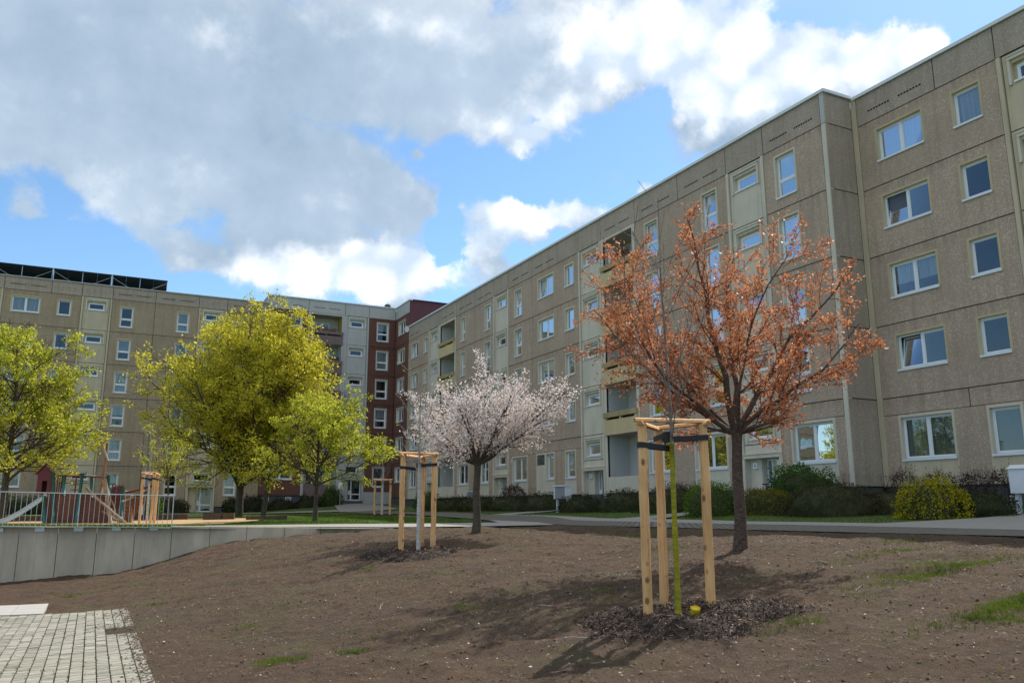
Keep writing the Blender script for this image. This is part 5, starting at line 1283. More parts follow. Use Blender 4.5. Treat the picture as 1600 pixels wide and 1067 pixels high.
shrub('dark_bush', 'dark low bush just right of the golden bush', (22.6, 15.4), .9, 1.1, -.25, .45, M['lf_dark'], 3600, .05, 5, 2.0, .08, G1n)
for i, (y, hw, lb, zt) in enumerate(((19.35, .55, 'clipped purple brown bush nearest the corner of the projecting section', 1.12), (17.95, .65, 'clipped purple brown bush behind the golden bush', 1.02), (16.85, .36, 'clipped purple brown bush with bare stems left of the last one', .95), (16.0, .40, 'clipped bare stemmed purple brown bush beside the white letter box stand', .96))):
    shrub('clipped_bush', lb, (24.7, y), .42, hw, -.05, zt, M['lf_purple'], 1500, .05, 10 + i, 4.0, .25, 'clipped purple brown bushes along the right wing', stems=9, core=False)
shrub('clipped_bush', 'small clipped purple brown bush beside the third entrance further back', (24.0, 47.5), .5, 1.15, .1, 1.26, M['lf_purple'], 2600, .07, 15, 4.0, .1, 'clipped purple brown bushes along the right wing', stems=10, core=False)
shrub('hedge_ball', 'bright green clipped hedge ball behind the nearest post frame', (20.9, 24.75), .95, 1.08, -.40, .93, M['lf_hedge'], 5200, .05, 20, 2.7, .03, G1n, amp=.05)
shrub('hedge', 'yellow green clipped hedge in front of the nearest entrance right of the cherry trunk', (21.7, 22.9), .7, 1.15, -.28, .62, M['lf_var'], 4600, .05, 21, 3.4, .04, G1n, amp=.05)
shrub('juniper_mound', 'large dark shrub mound left of the hedge ball behind the post frame', (22.6, 29.3), 1.4, 1.9, -.25, .96, M['lf_dark'], 5200, .06, 22, 2.2, .08, G1n)
shrub('juniper_mound', 'dark shrub mound below the lowest loggia of the right wing', (22.7, 33.3), 1.3, 1.6, -.22, .82, M['lf_dark'], 4200, .06, 23, 2.1, .08, G1n)
shrub('juniper_mound', 'low dark shrub mound in front of the second entrance', (22.1, 36.3), 1.0, 1.55, -.22, .60, M['lf_dark'], 3600, .06, 24, 2.1, .08, G1n)
shrub('juniper_mound', 'low dark shrub mound left of the grey fronted letter box stand', (22.6, 41.2), 1.2, 1.9, -.22, .76, M['lf_dark'], 3600, .07, 25, 2.2, .08, G1n)
shrub('juniper_mound', 'long dark shrub mound in front of the third entrance', (22.5, 45.2), 1.2, 2.3, -.22, .70, M['lf_dark'], 3600, .07, 26, 2.2, .08, G1n)
shrub('juniper_mound', 'dark shrub mound behind the pink cherry trunk', (22.2, 49.5), 1.2, 2.4, -.2, .72, M['lf_dark'], 3200, .08, 27, 2.2, .1, G1n)
shrub('juniper_mound', 'farthest dark shrub mound along the right wing', (22.4, 54.6), 1.2, 2.8, -.2, .66, M['lf_dark'], 3200, .08, 28, 2.2, .1, G1n)
shrub('green_bush', 'fresh green bush right of the middle post frame along the right wing', (23.0, 60.2), .9, 1.6, -.1, 1.1, M['lf_laurel'], 2600, .09, 29, 2.3, .1, G1n)
G2n = 'shrubs in front of the corner block and the ochre block'
shrub('dark_bush', 'taller dark green bush left of the corner block entrance', (19.1, 74.1), 1.0, .7, .0, 1.75, M['lf_laurel'], 2400, .1, 30, 2.4, .1, G2n)
for i, (x, w_, zt, lb) in enumerate(((17.0, 1.3, 1.0, 'low dark shrub below the mauve ground floor balcony of the corner block'), (14.6, 1.2, .7, 'low dark shrub below the double window of the corner block'), (12.2, 1.0, 1.0, 'dark shrub where the ochre block meets the corner block'), (10.6, .8, .75, 'dark green shrub just right of the ochre block entrance'))):
    shrub('dark_bush', lb, (x, 73.9), w_, .7, -.3, zt, M['lf_dark'], 2200, .1, 31 + i, 2.4, .1, G2n)
shrub('hedge', 'dark hedge on the left edge behind the sandpit under the ochre block', (-3.6, 66.0), 3.2, .6, -.4, .75, M['lf_dark'], 5200, .09, 40, 5.0, .05, G2n)
shrub('green_bush', 'yellow green bush behind the railing post frame', (3.0, 60.0), 1.1, .8, -.45, .95, M['lf_hedge'], 2400, .09, 41, 2.3, .1, G2n)
shrub('hedge', 'dark green hedge between the yellow green bush and the ochre block entrance', (5.3, 68.8), 1.3, .6, -.4, .65, M['lf_dark'], 2600, .09, 42, 4.0, .05, G2n)

# ------------------------------------------------------------------ letter box stands, lamps, bicycle
def stand(label, x, y, w_, z0, zb, zt, group='white letter box stands', legs=True, front='stonestack', gable=False):
    t = thing('letter_box_stand', label, 'letter boxes', (x, y, z0), group); d = .19
    mb = MB()
    if not gable:
        mb.bx(x - d, x + d, y + w_ / 2 - .12, y + w_ / 2, zb, zt, M['white_metal']); mb.bx(x - d, x + d, y - w_ / 2, y - w_ / 2 + .04, zb, zt, M['white_metal'])
        mb.bx(x - d + .02, x + d - .02, y - w_ / 2 + .04, y + w_ / 2 - .12, zb + .02, zt - .02, M[front]); mb.build('housing', t)
        mb = MB(); mb.bx(x - d - .05, x + d + .05, y - w_ / 2 - .03, y + w_ / 2 + .03, zt + .004, zt + .07, M['white_metal']); mb.build('lid', t)
        n = 6; mb = MB()
        for r in range(n):
            for c_ in range(3):
                yy0 = y - w_ / 2 + .06 + c_ * (w_ - .2) / 3; zz0 = zb + .04 + r * (zt - zb - .08) / n
                mb.bx(x - d - .006, x - d + .015, yy0, yy0 + (w_ - .2) / 3 - .02, zz0, zz0 + (zt - zb - .08) / n - .018, M['stonestack'])
        mb.build('letter_box_flaps', t)
    else:
        mb.bx(x - d, x + d, y - w_ / 2, y + w_ / 2, zb, zt, M['white_metal'])
        mb.build('housing', t); mb = MB(); e = .04
        a, b = y - w_ / 2 - e, y + w_ / 2 + e; xc, h = x, .12
        mb.face([(x - d - e, a, zt), (x - d - e, b, zt), (xc, b, zt + h), (xc, a, zt + h)], M['white_metal']); mb.face([(x + d + e, a, zt), (x + d + e, b, zt), (xc, b, zt + h), (xc, a, zt + h)], M['white_metal'])
        mb.face([(x - d - e, a, zt), (xc, a, zt + h), (x + d + e, a, zt)], M['white_metal']); mb.face([(x - d - e, b, zt), (xc, b, zt + h), (x + d + e, b, zt)], M['white_metal']); mb.face([(x - d - e, a, zt), (x + d + e, a, zt), (x + d + e, b, zt), (x - d - e, b, zt)], M['white_metal'])
        mb.build('lid', t)
        mb = MB(); mb.bx(x - d - .006, x - d, y - .03, y - .02, zb + .05, zt - .05, M['grey_metal']); mb.bx(x - d - .008, x - d, y - .08, y - .05, (zb + zt) / 2, (zb + zt) / 2 + .1, M['grey_metal']); mb.build('letter_box_flaps', t)
    for yy in ((y + w_ / 2 - .08, y - w_ / 2 + .08)):
        mb = MB(); mb.bx(x - .06, x + .06, yy - .05, yy + .05, z0 - .1, zb, M['white_metal']); mb.build('leg', t)
    return t
stand('white framed letter box stand with grey fronts between the dark mounds near the second entrance', 21.7, 37.35, 1.2, -.22, .42, 1.05)
stand('small white letter box stand behind the pink cherry trunk', 22.6, 50.8, 1.2, -.2, .45, 1.0)
stand('white gabled letter box cabinet at the right edge beside the pale path', 24.0, 14.62, .95, -.1, .38, 1.08, gable=True)
def lamp(label, x, y, z, h, r=.045):
    t = thing('lamp_post', label, 'lamp post', (x, y, z), 'slim grey lamp posts')
    mb = MB(); mb.tube([(x, y, z - .1), (x, y, z + .9), (x, y, z + .92), (x, y, z + h)], [r * 1.35, r * 1.35, r, r * .8], M['grey_metal'], 10); mb.build('pole', t, True)
    mb = MB(); mb.tube([(x, y, z + h), (x, y, z + h + .1), (x, y, z + h + .16)], [r * 1.6, r * 1.9, r * .6], M['grey_metal'], 10); mb.build('lamp_head', t, True)
lamp('slim grey lamp post on the lawn behind the play ship', 2.57, 52.0, -.55, 5.1)
lamp('slim grey lamp post in front of the right wing behind the middle post frame', 19.6, 56.5, -.38, 3.75)
t = thing('sign_post', 'small white sign on a thin pole left of the corner block entrance', 'sign', (18.9, 70.5, -.2))
mb = MB(); mb.tube([(18.9, 70.5, -.3), (18.9, 70.5, 2.2)], .03, M['grey_metal'], 8); mb.build('pole', t)
mb = MB(); mb.bx(18.72, 19.08, 70.44, 70.46, 1.6, 2.15, M['pvc']); mb.build('sign_board', t)
# bicycle behind the hedge
t = thing('bicycle', 'dark bicycle parked behind the yellow green hedge at the nearest entrance', 'bicycle', (24.1, 25.0, -.03))
def ring(mb, c, r, tr, m, n=24):
    pts = [Vector((c[0], c[1] + r * math.cos(2 * PI * i / n), c[2] + r * math.sin(2 * PI * i / n))) for i in range(n)]
    for i in range(n): mb.tube([pts[i], pts[(i + 1) % n]], tr, m, 6, caps=False)
for yy in (24.5, 25.55):
    mb = MB(); ring(mb, (24.1, yy, .31), .33, .018, M['black'])
    for i in range(10): a = PI * i / 10; mb.tube([(24.1, yy - .31 * math.cos(a), .31 - .31 * math.sin(a)), (24.1, yy + .31 * math.cos(a), .31 + .31 * math.sin(a))], .0015, M['grey_metal'], 3, caps=False)
    mb.build('wheel', t)
mb = MB()
for a, b in (((24.1, 24.5, .31), (24.1, 24.68, .85)), ((24.1, 24.68, .75), (24.1, 25.1, .33)), ((24.1, 24.68, .8), (24.1, 25.2, .78)), ((24.1, 25.1, .33), (24.1, 25.22, .86)), ((24.1, 25.1, .33), (24.1, 25.55, .31)), ((24.1, 25.2, .76), (24.1, 25.55, .31))): mb.tube([a, b], .017, M['black'], 8)
mb.build('frame', t)
mb = MB(); mb.tube([(24.1, 24.68, .85), (24.1, 24.66, .95)], .015, M['grey_metal'], 6); mb.tube([(23.83, 24.82, .94), (23.9, 24.68, .97), (24.3, 24.68, .97), (24.37, 24.82, .94)], .014, M['black'], 6); mb.build('handlebar', t)
mb = MB(); mb.bx(24.03, 24.17, 25.1, 25.36, .87, .92, M['black']); mb.build('saddle', t)

# ------------------------------------------------------------------ play ship
sh = thing('play_ship', 'wooden play ship with dark red tower, brown plank hull and leaning masts', 'playground ship', (1.0, 37, -.7))
# screen-plane at Y=37: helper from metres along X and height
def pY(mb, x0, x1, z0, z1, m, y0=36.9, y1=37.0): mb.bx(x0, x1, y0, y1, z0, z1, m)
YS = 36.6
GZ = -.70
def SX(a, h=795.): return -5.139 + .02368 * a + .0025 * h - .000002 * a * h      # ship drawing units to metres on its side plane
def SZ(b): return 19.545 - .02463 * b
mb = MB()
for i in range(9):                       # hull planks
    z0 = GZ - .05 + i * .145; mb.bx(SX(70) - .02 * (i % 2), SX(171), YS, YS + .04, z0, z0 + .14, M['hull'])
    mb.bx(SX(70), SX(171), YS + 1.5, YS + 1.54, z0, z0 + .14, M['hull'])
mb.bx(SX(70), SX(70) + .05, YS + .04, YS + 1.5, GZ, GZ + 1.3, M['hull']); mb.bx(SX(70), SX(171), YS + .05, YS + 1.5, GZ + .95, GZ + 1.02, M['log'])
mb.build('hull', sh)
mb = MB()                                # raised bow
for i in range(8):
    z0 = GZ - .05 + i * .15; a = SX(187) - .02 * i; b = SX(203) + .09 * i
    mb.face([(a, YS, z0), (b, YS + .75, z0), (b + .08, YS + .75, z0 + .14), (a, YS, z0 + .14)], M['hull']); mb.face([(a, YS + 1.5, z0), (b, YS + .77, z0), (b + .08, YS + .77, z0 + .14), (a, YS + 1.5, z0 + .14)], M['hull'])
mb.build('bow', sh)
mb = MB()                                # tower with pitched roof
x0, x1 = SX(57, 755), SX(80, 755); zt = SZ(740)
for (a, b) in ((x0, x0 + .17), (x1 - .17, x1)): mb.bx(a, b, YS - .02, YS + .02, SZ(772), zt, M['redp'])
mb.bx(x0 + .17, x1 - .17, YS - .02, YS + .02, SZ(752), zt, M['redp']); mb.bx(x0 + .1, x1 - .1, YS + .78, YS + .82, SZ(772), zt, M['redp'])
for x in (x0, x1 - .03): mb.bx(x, x + .03, YS + .02, YS + .78, SZ(772), zt, M['redp'])
xc = (x0 + x1) / 2; mb.face([(x0, YS - .02, zt), (x1, YS - .02, zt), (xc, YS - .02, SZ(728))], M['redp']); mb.face([(x0, YS + .82, zt), (x1, YS + .82, zt), (xc, YS + .82, SZ(728))], M['redp'])
mb.build('tower', sh)
mb = MB()
for sg in (-1, 1):
    e = x0 - .07 if sg < 0 else x1 + .07
    a = Vector((e, 0, zt - .05)); b = Vector((xc, 0, SZ(728) + .05)); nrm = Vector((-(b.z - a.z), 0, b.x - a.x)).normalized() * .035 * (1 if sg < 0 else -1)
    for (y0, y1) in ((YS - .1, YS + .9),):
        P = [(a.x, y0, a.z), (b.x, y0, b.z), (b.x, y1, b.z), (a.x, y1, a.z)]; Q = [(p[0] + nrm.x, p[1], p[2] + nrm.z) for p in P]
        mb.face(P, M['redp']); mb.face(Q, M['redp'])
        for i in range(4): mb.face([P[i], P[(i + 1) % 4], Q[(i + 1) % 4], Q[i]], M['redp'])
mb.build('roof', sh)
mb = MB()                                # slide
pts = [(SX(75), SZ(770.5)), (SX(68), SZ(773)), (SX(50), SZ(787)), (SX(30), SZ(801)), (SX(12), SZ(811)), (SX(-4), SZ(815.5)), (SX(-14), SZ(816))]
for (xa, za), (xb, zb) in zip(pts[:-1], pts[1:]):
    mb.face([(xa, YS + .1, za - .1), (xb, YS + .1, zb - .1), (xb, YS + .6, zb - .1), (xa, YS + .6, za - .1)], M['slide_metal'])
    for y in (YS + .08, YS + .6): 
        mb.face([(xa, y, za - .13), (xb, y, zb - .13), (xb, y, zb + .06), (xa, y, za + .06)], M['slide_metal']); mb.tube([(xa, y, za + .06), (xb, y, zb + .06)], .022, M['slide_metal'], 6)
mb.build('slide', sh)
for (xa, za, xb, zb) in ((82, 819, 82, 739), (116, 819, 127, 740), (98, 772, 98, 743), (141, 775, 141, 745), (168, 775, 168, 742), (188, 812, 192, 760), (68, 817, 68, 775)):
    mb = MB(); mb.tube([(SX(xa, za), YS - .08, SZ(za) - .05), (SX(xb, zb), YS - .08, SZ(zb))], .062, M['teal'], 10); mb.build('post', sh, True)
mb = MB(); mb.tube([(SX(83), YS - .08, SZ(743.5)), (SX(125), YS - .08, SZ(744)), (SX(166), YS - .08, SZ(746))], .035, M['redp'], 8); mb.build('handrail', sh); mb = MB(); mb.tube([(SX(100), YS + 1.4, SZ(741)), (SX(143), YS + 1.4, SZ(742))], .03, M['grey_metal'], 8); mb.build('handrail', sh)
mb = MB()
for i in range(5): mb.tube([(SX(84 + i * 3), YS - .02, SZ(744)), (SX(84 + i * 3), YS - .02, SZ(771))], .02, M['redp'], 6)
mb.tube([(SX(83), YS - .02, SZ(755)), (SX(98), YS - .02, SZ(755))], .02, M['redp'], 6); mb.build('climbing_bars', sh); mb = MB()
for x in (112, 120): mb.tube([(SX(x), YS + .4, SZ(745)), (SX(x), YS + .4, SZ(772))], .025, M['redp'], 6)
for z in (749, 757, 765): mb.tube([(SX(104), YS + .4, SZ(z)), (SX(122), YS + .4, SZ(z))], .02, M['redp'], 6)
mb.build('climbing_grid', sh)
mb = MB()
for i in range(8): x = SX(171 + i * 2.5); mb.tube([(x, YS + .1, SZ(793)), (x + .02, YS + .1, SZ(757 + 2 * (i % 2)))], .028, M['redp'], 6)
mb.tube([(SX(170), YS + .08, SZ(764)), (SX(190), YS + .08, SZ(763))], .03, M['redp'], 6); mb.tube([(SX(170), YS + .08, SZ(781)), (SX(190), YS + .08, SZ(781))], .03, M['redp'], 6); mb.build('picket_side', sh)
mb = MB(); mb.tube([(SX(193), YS + .2, SZ(768)), (SX(204), YS + .2, SZ(767)), (SX(218), YS + .2, SZ(763.5)), (SX(237), YS + .2, SZ(758))], .05, M['redp'], 8); mb.build('bow_rail', sh, True); mb = MB(); mb.tube([(SX(205), YS + .9, SZ(775)), (SX(220), YS + .9, SZ(772)), (SX(236), YS + .9, SZ(765))], .04, M['redp'], 8); mb.build('bow_rail', sh, True)
logs = [('mast', 'mast', [(156, 770), (158.5, 752), (163, 722), (165.5, 692)], .055), ('mast_crosspiece', 'log', [(156, 690), (162, 704), (168, 720)], .042), ('log', 'log', [(161, 749), (164, 765), (167, 784), (168, 797), (172, 818)], .085),
        ('log', 'log', [(132, 762), (150, 779), (175, 800), (196, 817)], .05), ('log', 'log', [(165, 795), (180, 806), (193, 817)], .045), ('log', 'log', [(157, 798), (168, 804), (184, 814)], .04), ('log', 'mast', [(168, 774), (176, 790), (178, 800)], .035), ('log', 'log', [(189, 784), (198, 781), (209, 776)], .03), ('log', 'mast', [(203, 792), (205, 817)], .06)]
for i, (nm, m_, pts, r) in enumerate(logs):
    mb = MB(); yo = YS - .25 - .12 * (i % 4); mb.tube([(SX(a, b) + .01 * math.sin(a), yo, SZ(b)) for a, b in pts], [r * (1.1 - .1 * k) for k in range(len(pts))], M[m_], 9); mb.build(nm, sh, True)
# timber edging of the sandpit
def edging(label, pts, h=.24, w_=.16):
    mb = MB()
    for (a, b) in zip(pts[:-1], pts[1:]):
        L = math.dist(a, b); n = max(1, int(L / 1.8))
        for k in range(n):
            p = (a[0] + (b[0] - a[0]) * k / n, a[1] + (b[1] - a[1]) * k / n); q = (a[0] + (b[0] - a[0]) * (k + .985) / n, a[1] + (b[1] - a[1]) * (k + .985) / n)
            z = up(*p); z2 = up(*q); d = Vector((q[0] - p[0], q[1] - p[1], 0)).normalized(); s = Vector((-d.y, d.x, 0)) * w_ / 2
            P = [Vector((p[0], p[1], z)), Vector((q[0], q[1], z2))]
            V = [P[0] - s, P[1] - s, P[1] + s, P[0] + s]
            lo = [v - Vector((0, 0, .1)) for v in V]; hi = [v + Vector((0, 0, h)) for v in V]
            mb.face(hi, M['timber'])
            for i in range(4): mb.face([lo[i], lo[(i + 1) % 4], hi[(i + 1) % 4], hi[i]], M['timber'])
    o = mb.build('timber_edging'); return tag(o, label, 'timber edging')
edging('dark timber beam edging along the far side of the sandpit behind the play ship', [(-9, 46.5), (-3.5, 46.5), (1.2, 45.2), (4.3, 44.2)], .30)
edging('stepped dark timber edging left of the tallest maple trunk', [(4.9, 43.0), (5.6, 41.9), (6.1, 41.7)], .34, .2)
edging('low dark timber edging in front of the tallest maple trunk', [(6.3, 39.4), (8.0, 38.6)], .20, .25)

# ------------------------------------------------------------------ ground litter and grass
rg = np.random.default_rng(77)
n = 80000
X = rg.uniform(.7, 14, n); Y = 25 - 22 * rg.random(n) ** .8
keep = (Y < wall_line(X) - .05) & (Y > 3) & (X > .75 + np.clip(Y - 16.6, 0, 1) * -6)
# clods: small tetra-like lumps
def lumps(name, P, size, m, seed, flat=.6):
    rg = np.random.default_rng(seed); n = len(P)
    base = np.array([[1, 0, -.3], [-.5, .87, -.3], [-.5, -.87, -.3], [.1, .1, 1.0]])
    a = rg.random(n) * 2 * PI; ca, sa = np.cos(a), np.sin(a)
    V = base[None] + rg.normal(0, .28, (n, 4, 3)); V[:, :, 2] *= flat
    x = V[:, :, 0] * ca[:, None] - V[:, :, 1] * sa[:, None]; y = V[:, :, 0] * sa[:, None] + V[:, :, 1] * ca[:, None]
    V = np.stack([x, y, V[:, :, 2]], 2) * size[:, None, None] + P[:, None, :]
    me = bpy.data.meshes.new(name); me.vertices.add(n * 4); me.vertices.foreach_set('co', V.astype(np.float32).reshape(-1))
    f = np.array([[0, 1, 3], [1, 2, 3], [2, 0, 3]]); F = (np.arange(n)[:, None, None] * 4 + f[None]).reshape(-1)
    me.loops.add(n * 9); me.loops.foreach_set('vertex_index', F.astype(np.int32)); me.polygons.add(n * 3); me.polygons.foreach_set('loop_start', np.arange(n * 3, dtype=np.int32) * 3)
    me.materials.append(m); me.update(calc_edges=True)
    o = bpy.data.objects.new(name, me); C.objects.link(o); return o
X, Y = X[keep], Y[keep]; Z = soil_surf(X, Y)
o = lumps('soil_clods', np.stack([X, Y, Z + .002], 1), .005 + .022 * rg.random(len(X)) ** 5, M['clod'], 1); tag(o, 'small soil clods scattered over the slope', 'soil', kind='stuff')
n = 5500
X = rg.uniform(.75, 14, n); Y = 25 - 22 * rg.random(n) ** .8; k = Y < wall_line(X) - .1; X, Y = X[k], Y[k]
o = lumps('pebbles', np.stack([X, Y, soil_surf(X, Y) + .004], 1), .004 + .014 * rg.random(len(X)) ** 4, M['debris'], 2, .5); tag(o, 'pale pebbles and crumbs scattered over the brown soil', 'pebbles', kind='stuff')
n = 1500
X = rg.uniform(.8, 14, n); Y = rg.uniform(3, 24, n); P = np.stack([X, Y, soil_surf(X, Y) + .012], 1)
Q = leaves(rg, P, .07, .10, 0, None, .1); Q[:, :, 2] = Q[:, :, 2] * .12 + P[:, None, 2] * .88 + .004
o = quads('twigs', Q, M['debris']); tag(o, 'dry straws and twigs lying on the soil slope', 'twigs', kind='stuff')
def tufts(name, label, centres, per, hgt, m, hf, seed, cat='weeds', wdt=.1):
    rg = np.random.default_rng(seed); PP = []
    for (x, y, rx, ry, cnt) in centres:
        a = rg.normal(size=(cnt, 2)) * .45; PP.append(np.stack([x + a[:, 0] * rx, y + a[:, 1] * ry], 1))
    PP = np.repeat(np.concatenate(PP), per, 0); PP = PP + rg.normal(0, .012, PP.shape)
    Z = hf(PP[:, 0], PP[:, 1]); P = np.stack([PP[:, 0], PP[:, 1], Z - .002], 1)
    o = quads(name, leaves(rg, P, hgt, wdt, 2.2, None, .1), m); o['kind'] = 'stuff'; return tag(o, label, cat)
tufts('weeds', 'fresh green grass seedlings and weeds sprouting in patches on the soil slope',
      [(8.6, 5.55, 1.6, .22, 420), (7.4, 4.2, .9, .2, 200), (9.8, 7.3, 1.8, .25, 420), (2.0, 9.35, .3, .2, 90), (1.75, 9.15, .2, .2, 30), (2.7, 9.3, .2, .15, 60), (9.2, 5.4, 1.1, .35, 300), (8.6, 5.6, .7, .22, 200), (7.9, 4.5, .3, .2, 80), (9.9, 7.6, 1.6, .5, 260), (10.9, 8.9, 1.4, .35, 160), (8.0, 5.2, .5, .3, 90), (6.6, 6.6, .5, .3, 90), (6.2, 9.8, .6, .6, 60), (9.4, 12.6, .8, .6, 90), (4.9, 16.0, .25, .2, 30), (9.3, 20.0, .4, .2, 40), (-.3, 20.4, .3, .15, 60), (3.3, 10.0, .8, .8, 40), (5.2, 13.2, 1.0, 1.0, 50), (11.5, 16, 1.5, 1.2, 120), (12.5, 10.0, .8, .5, 80), (4.6, 10.5, .3, .25, 40), (2.0, 12.0, .2, .15, 20), (1.2, 16.6, .8, .08, 60)],
      5, .055, M['weed'], soil_surf, 9)
rg2 = np.random.default_rng(4); n = 5000
ci = rg2.integers(0, 24, n); Xj = .70 - ci * wcol + rg2.normal(0, .006, n); Yj = 9 + 7.5 * rg2.random(n); kj = vn(Xj, Yj, 1.1) + .25 > rg2.random(n) * .5; Xj, Yj = Xj[kj], Yj[kj]
Pj = np.stack([Xj, Yj, soil_h(Xj, Yj) + .025], 1)
o = quads('joint_grass', leaves(rg2, Pj, .028, .3, 1.2), M['weed']); tag(o, 'thin green grass growing in the joints of the paving', 'grass', kind='stuff')
ns = 1800; Ys = 8.5 + 8.3 * rg2.random(ns); Xs = .72 - np.abs(rg2.normal(0, .10, ns)) * (1 + 1.5 * (vn(Ys, Ys * 0, 1.3) > .05))
ks = rg2.random(ns) < .9; o = lumps('spilled_earth', np.stack([Xs, Ys, soil_h(Xs, Ys) + .032], 1)[ks], .006 + .02 * rg2.random(ks.sum()) ** 2, M['clod'], 8, .5); tag(o, 'brown earth crumbs spilled over the edge of the paving', 'soil', kind='stuff')
# scattered faint seedlings everywhere
n = 2600; X = rg.uniform(.9, 14, n); Y = rg.uniform(3.5, 24, n); msk = (vn(X, Y, .9) + .3 * vn(X, Y, 5.) > .08); X, Y = X[msk], Y[msk]
P = np.repeat(np.stack([X, Y, soil_surf(X, Y)], 1), 3, 0); P[:, :2] += rg.normal(0, .012, P[:, :2].shape)
o = quads('seedlings', leaves(rg, P, .035, .12, 2.0), M['weed']); tag(o, 'sparse grass seedlings over the soil slope', 'grass', kind='stuff')
# grass blades on the lawns that show
def blades(name, label, regions, hgt, seed):
    rg = np.random.default_rng(seed); A = []
    for (x0, x1, y0, y1, cnt) in regions: A.append(np.stack([rg.uniform(x0, x1, cnt), rg.uniform(y0, y1, cnt)], 1))
    A = np.concatenate(A); X, Y = A[:, 0], A[:, 1]
    onpath = ((X > 13.9) & (X < 18.65) & (Y < 30.5)) | ((X > 2.5) & (X < 14.9) & (Y > 24) & (Y < 29)) | inpoly(X, Y, SP) | ((Y > 30.4) & (Y < 66) & (X > 14.6 + (Y - 30.4) * .1) & (X < 18.4 + (Y - 30.4) * .06)) | ((Y > 66) & (Y < 68.7)) | ((X > 18.3) & (Y > 38.7) & (Y < 41)) | ((X > 18.3) & (Y > 25.6) & (Y < 27.8)) | ((X > 18.3) & (Y > 10.5 + (X - 18) * .3) & (Y < 15.5 - (X - 18) * .2)) | (Y < wall_line(X) + .15) & (X < 14)
    X, Y = X[~onpath], Y[~onpath]
    P = np.stack([X, Y, upper_h(X, Y) + vn(X, Y, .6) * .045 - .01], 1)
    o = quads(name, leaves(rg, P, hgt, .14, 2.2, None, .1), M['grassblade']); o['kind'] = 'stuff'; tag(o, label, 'grass')
blades('grass', 'short lawn grass behind the wall and along the paths', [(-9, 2.6, 25.2, 32.5, 16000), (2, 15, 28.8, 44, 30000), (3, 19, 44, 66, 20000), (18.6, 25, 8, 60, 34000), (-8, 18, 68.6, 75, 6000)], .085, 5)
blades('grass', 'grass fringe along the top of the retaining wall', [(-9, 3, 25.16, 26.0, 9000)], .10, 6)

# ------------------------------------------------------------------ things on the balconies
def planter(label, c, L, axis, flowers='lf_laurel', seed=1, h=.25):
    t = thing('flower_box', label, 'flower box', c, 'flower boxes on the balcony rims')
    hx, hy = (L / 2, .09) if axis == 'x' else (.09, L / 2)
    mb = MB(); x, y, z = c; b0 = .85
    mb.face([(x - hx * b0, y - hy * b0, z), (x + hx * b0, y - hy * b0, z), (x + hx * b0, y + hy * b0, z), (x - hx * b0, y + hy * b0, z)], M['hull'])
    lo = [(x - hx * b0, y - hy * b0, z), (x + hx * b0, y - hy * b0, z), (x + hx * b0, y + hy * b0, z), (x - hx * b0, y + hy * b0, z)]; hi = [(x - hx, y - hy, z + .17), (x + hx, y - hy, z + .17), (x + hx, y + hy, z + .17), (x - hx, y + hy, z + .17)]
    for i in range(4): mb.face([lo[i], lo[(i + 1) % 4], hi[(i + 1) % 4], hi[i]], M['hull'])
    mb.face([(a, b, q - .02) for a, b, q in hi], M['soil']); mb.build('box', t)
    rg = np.random.default_rng(seed); n = 320; P = np.stack([x + rg.uniform(-hx, hx, n), y + rg.uniform(-hy, hy, n), z + .15 + h * rg.random(n) * (.4 + .6 * np.abs(np.sin(np.arange(n))))], 1)
    quads('plants', leaves(rg, P, .08, .5, .4), M[flowers], t)
planter('flower box with green plants on the rim of the top loggia of the right wing', (25.0, 36.2, TOP - FL + 1.08), 1.5, 'y', 'lf_purple', 2, .4)
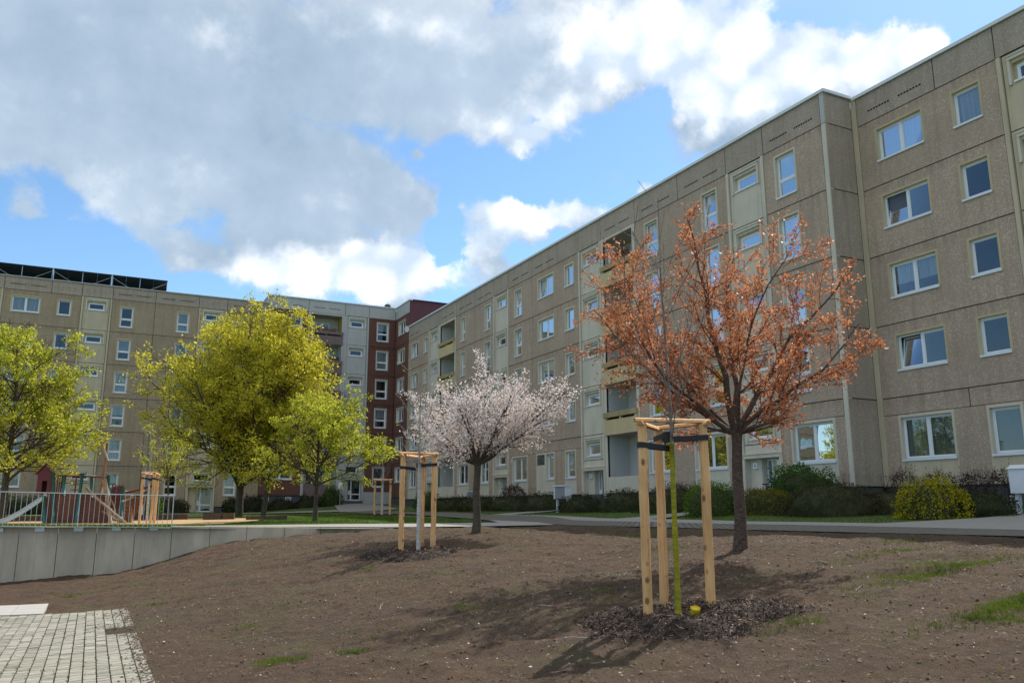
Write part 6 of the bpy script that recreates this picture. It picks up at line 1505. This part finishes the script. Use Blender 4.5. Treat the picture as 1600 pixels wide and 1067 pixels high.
planter('flower box with yellowish plants on the rim of the topmost mauve balcony', (18.2, 75.36, CJ1 + 4 * FL + 1.08), 2.2, 'x', 'lf_var', 3, .25)
planter('flower box with dark plants on the rim of the second mauve balcony from the top', (18.9, 75.36, CJ1 + 3 * FL + 1.08), 1.4, 'x', 'lf_dark', 4, .3)
mb = MB(); N_ = 22
for i in range(N_):
    a0, a1 = 2 * PI * i / N_, 2 * PI * (i + 1) / N_; prof = [(0.0, .03), (.35, .10), (.9, .13), (1.35, .10), (1.75, .03)]
    for (z0, r0), (z1, r1) in zip(prof[:-1], prof[1:]):
        f = lambda a, r, z: (25.35 + r * (1 + .25 * math.sin(a * 7)) * math.cos(a), 37.75 + r * (1 + .25 * math.sin(a * 7)) * math.sin(a), TOP - FL + .45 + z)
        mb.face([f(a0, r0, z0), f(a1, r0, z0), f(a1, r1, z1), f(a0, r1, z1)], M['curtain'])
mb.tube([(25.35, 37.75, TOP - FL), (25.35, 37.75, TOP - FL + 2.3)], .02, M['white_metal'], 8)
tag(mb.build('folded_parasol'), 'folded white parasol standing in the top loggia of the right wing', 'parasol')
# twigs and sticks on the soil
for i, (x, y, L, a) in enumerate(((8.3, 7.3, .45, .3), (9.6, 8.9, .35, 1.9), (7.2, 10.6, .4, .6), (4.9, 7.6, .5, 2.6), (3.7, 11.5, .4, 1.1), (10.5, 9.6, .3, .2), (5.4, 9.6, .38, 2.2))):
    mb = MB(); K = 6; pts = []
    for k in range(K): px = x + math.cos(a) * L * k / K + .01 * math.sin(k * 2); py = y + math.sin(a) * L * k / K; pts.append((px, py, sl_(px, py) + .012 + .012 * math.sin(k + i)))
    mb.tube(pts, [.006 - .0007 * k for k in range(K)], M['bark_pale'], 5); o = mb.build('stick'); o['group'] = 'dry sticks on the soil slope'
    tag(o, ['pale dry stick right of the nearest mulch heap', 'pale dry stick on the soil in front of the copper cherry', 'pale dry stick behind the nearest post frame', 'pale dry stick in the soil left of the nearest mulch heap', 'pale dry stick in the middle of the open soil', 'short pale stick on the soil right of the copper cherry trunk', 'pale dry stick in the crown shadow left of the nearest post frame'][i], 'stick')
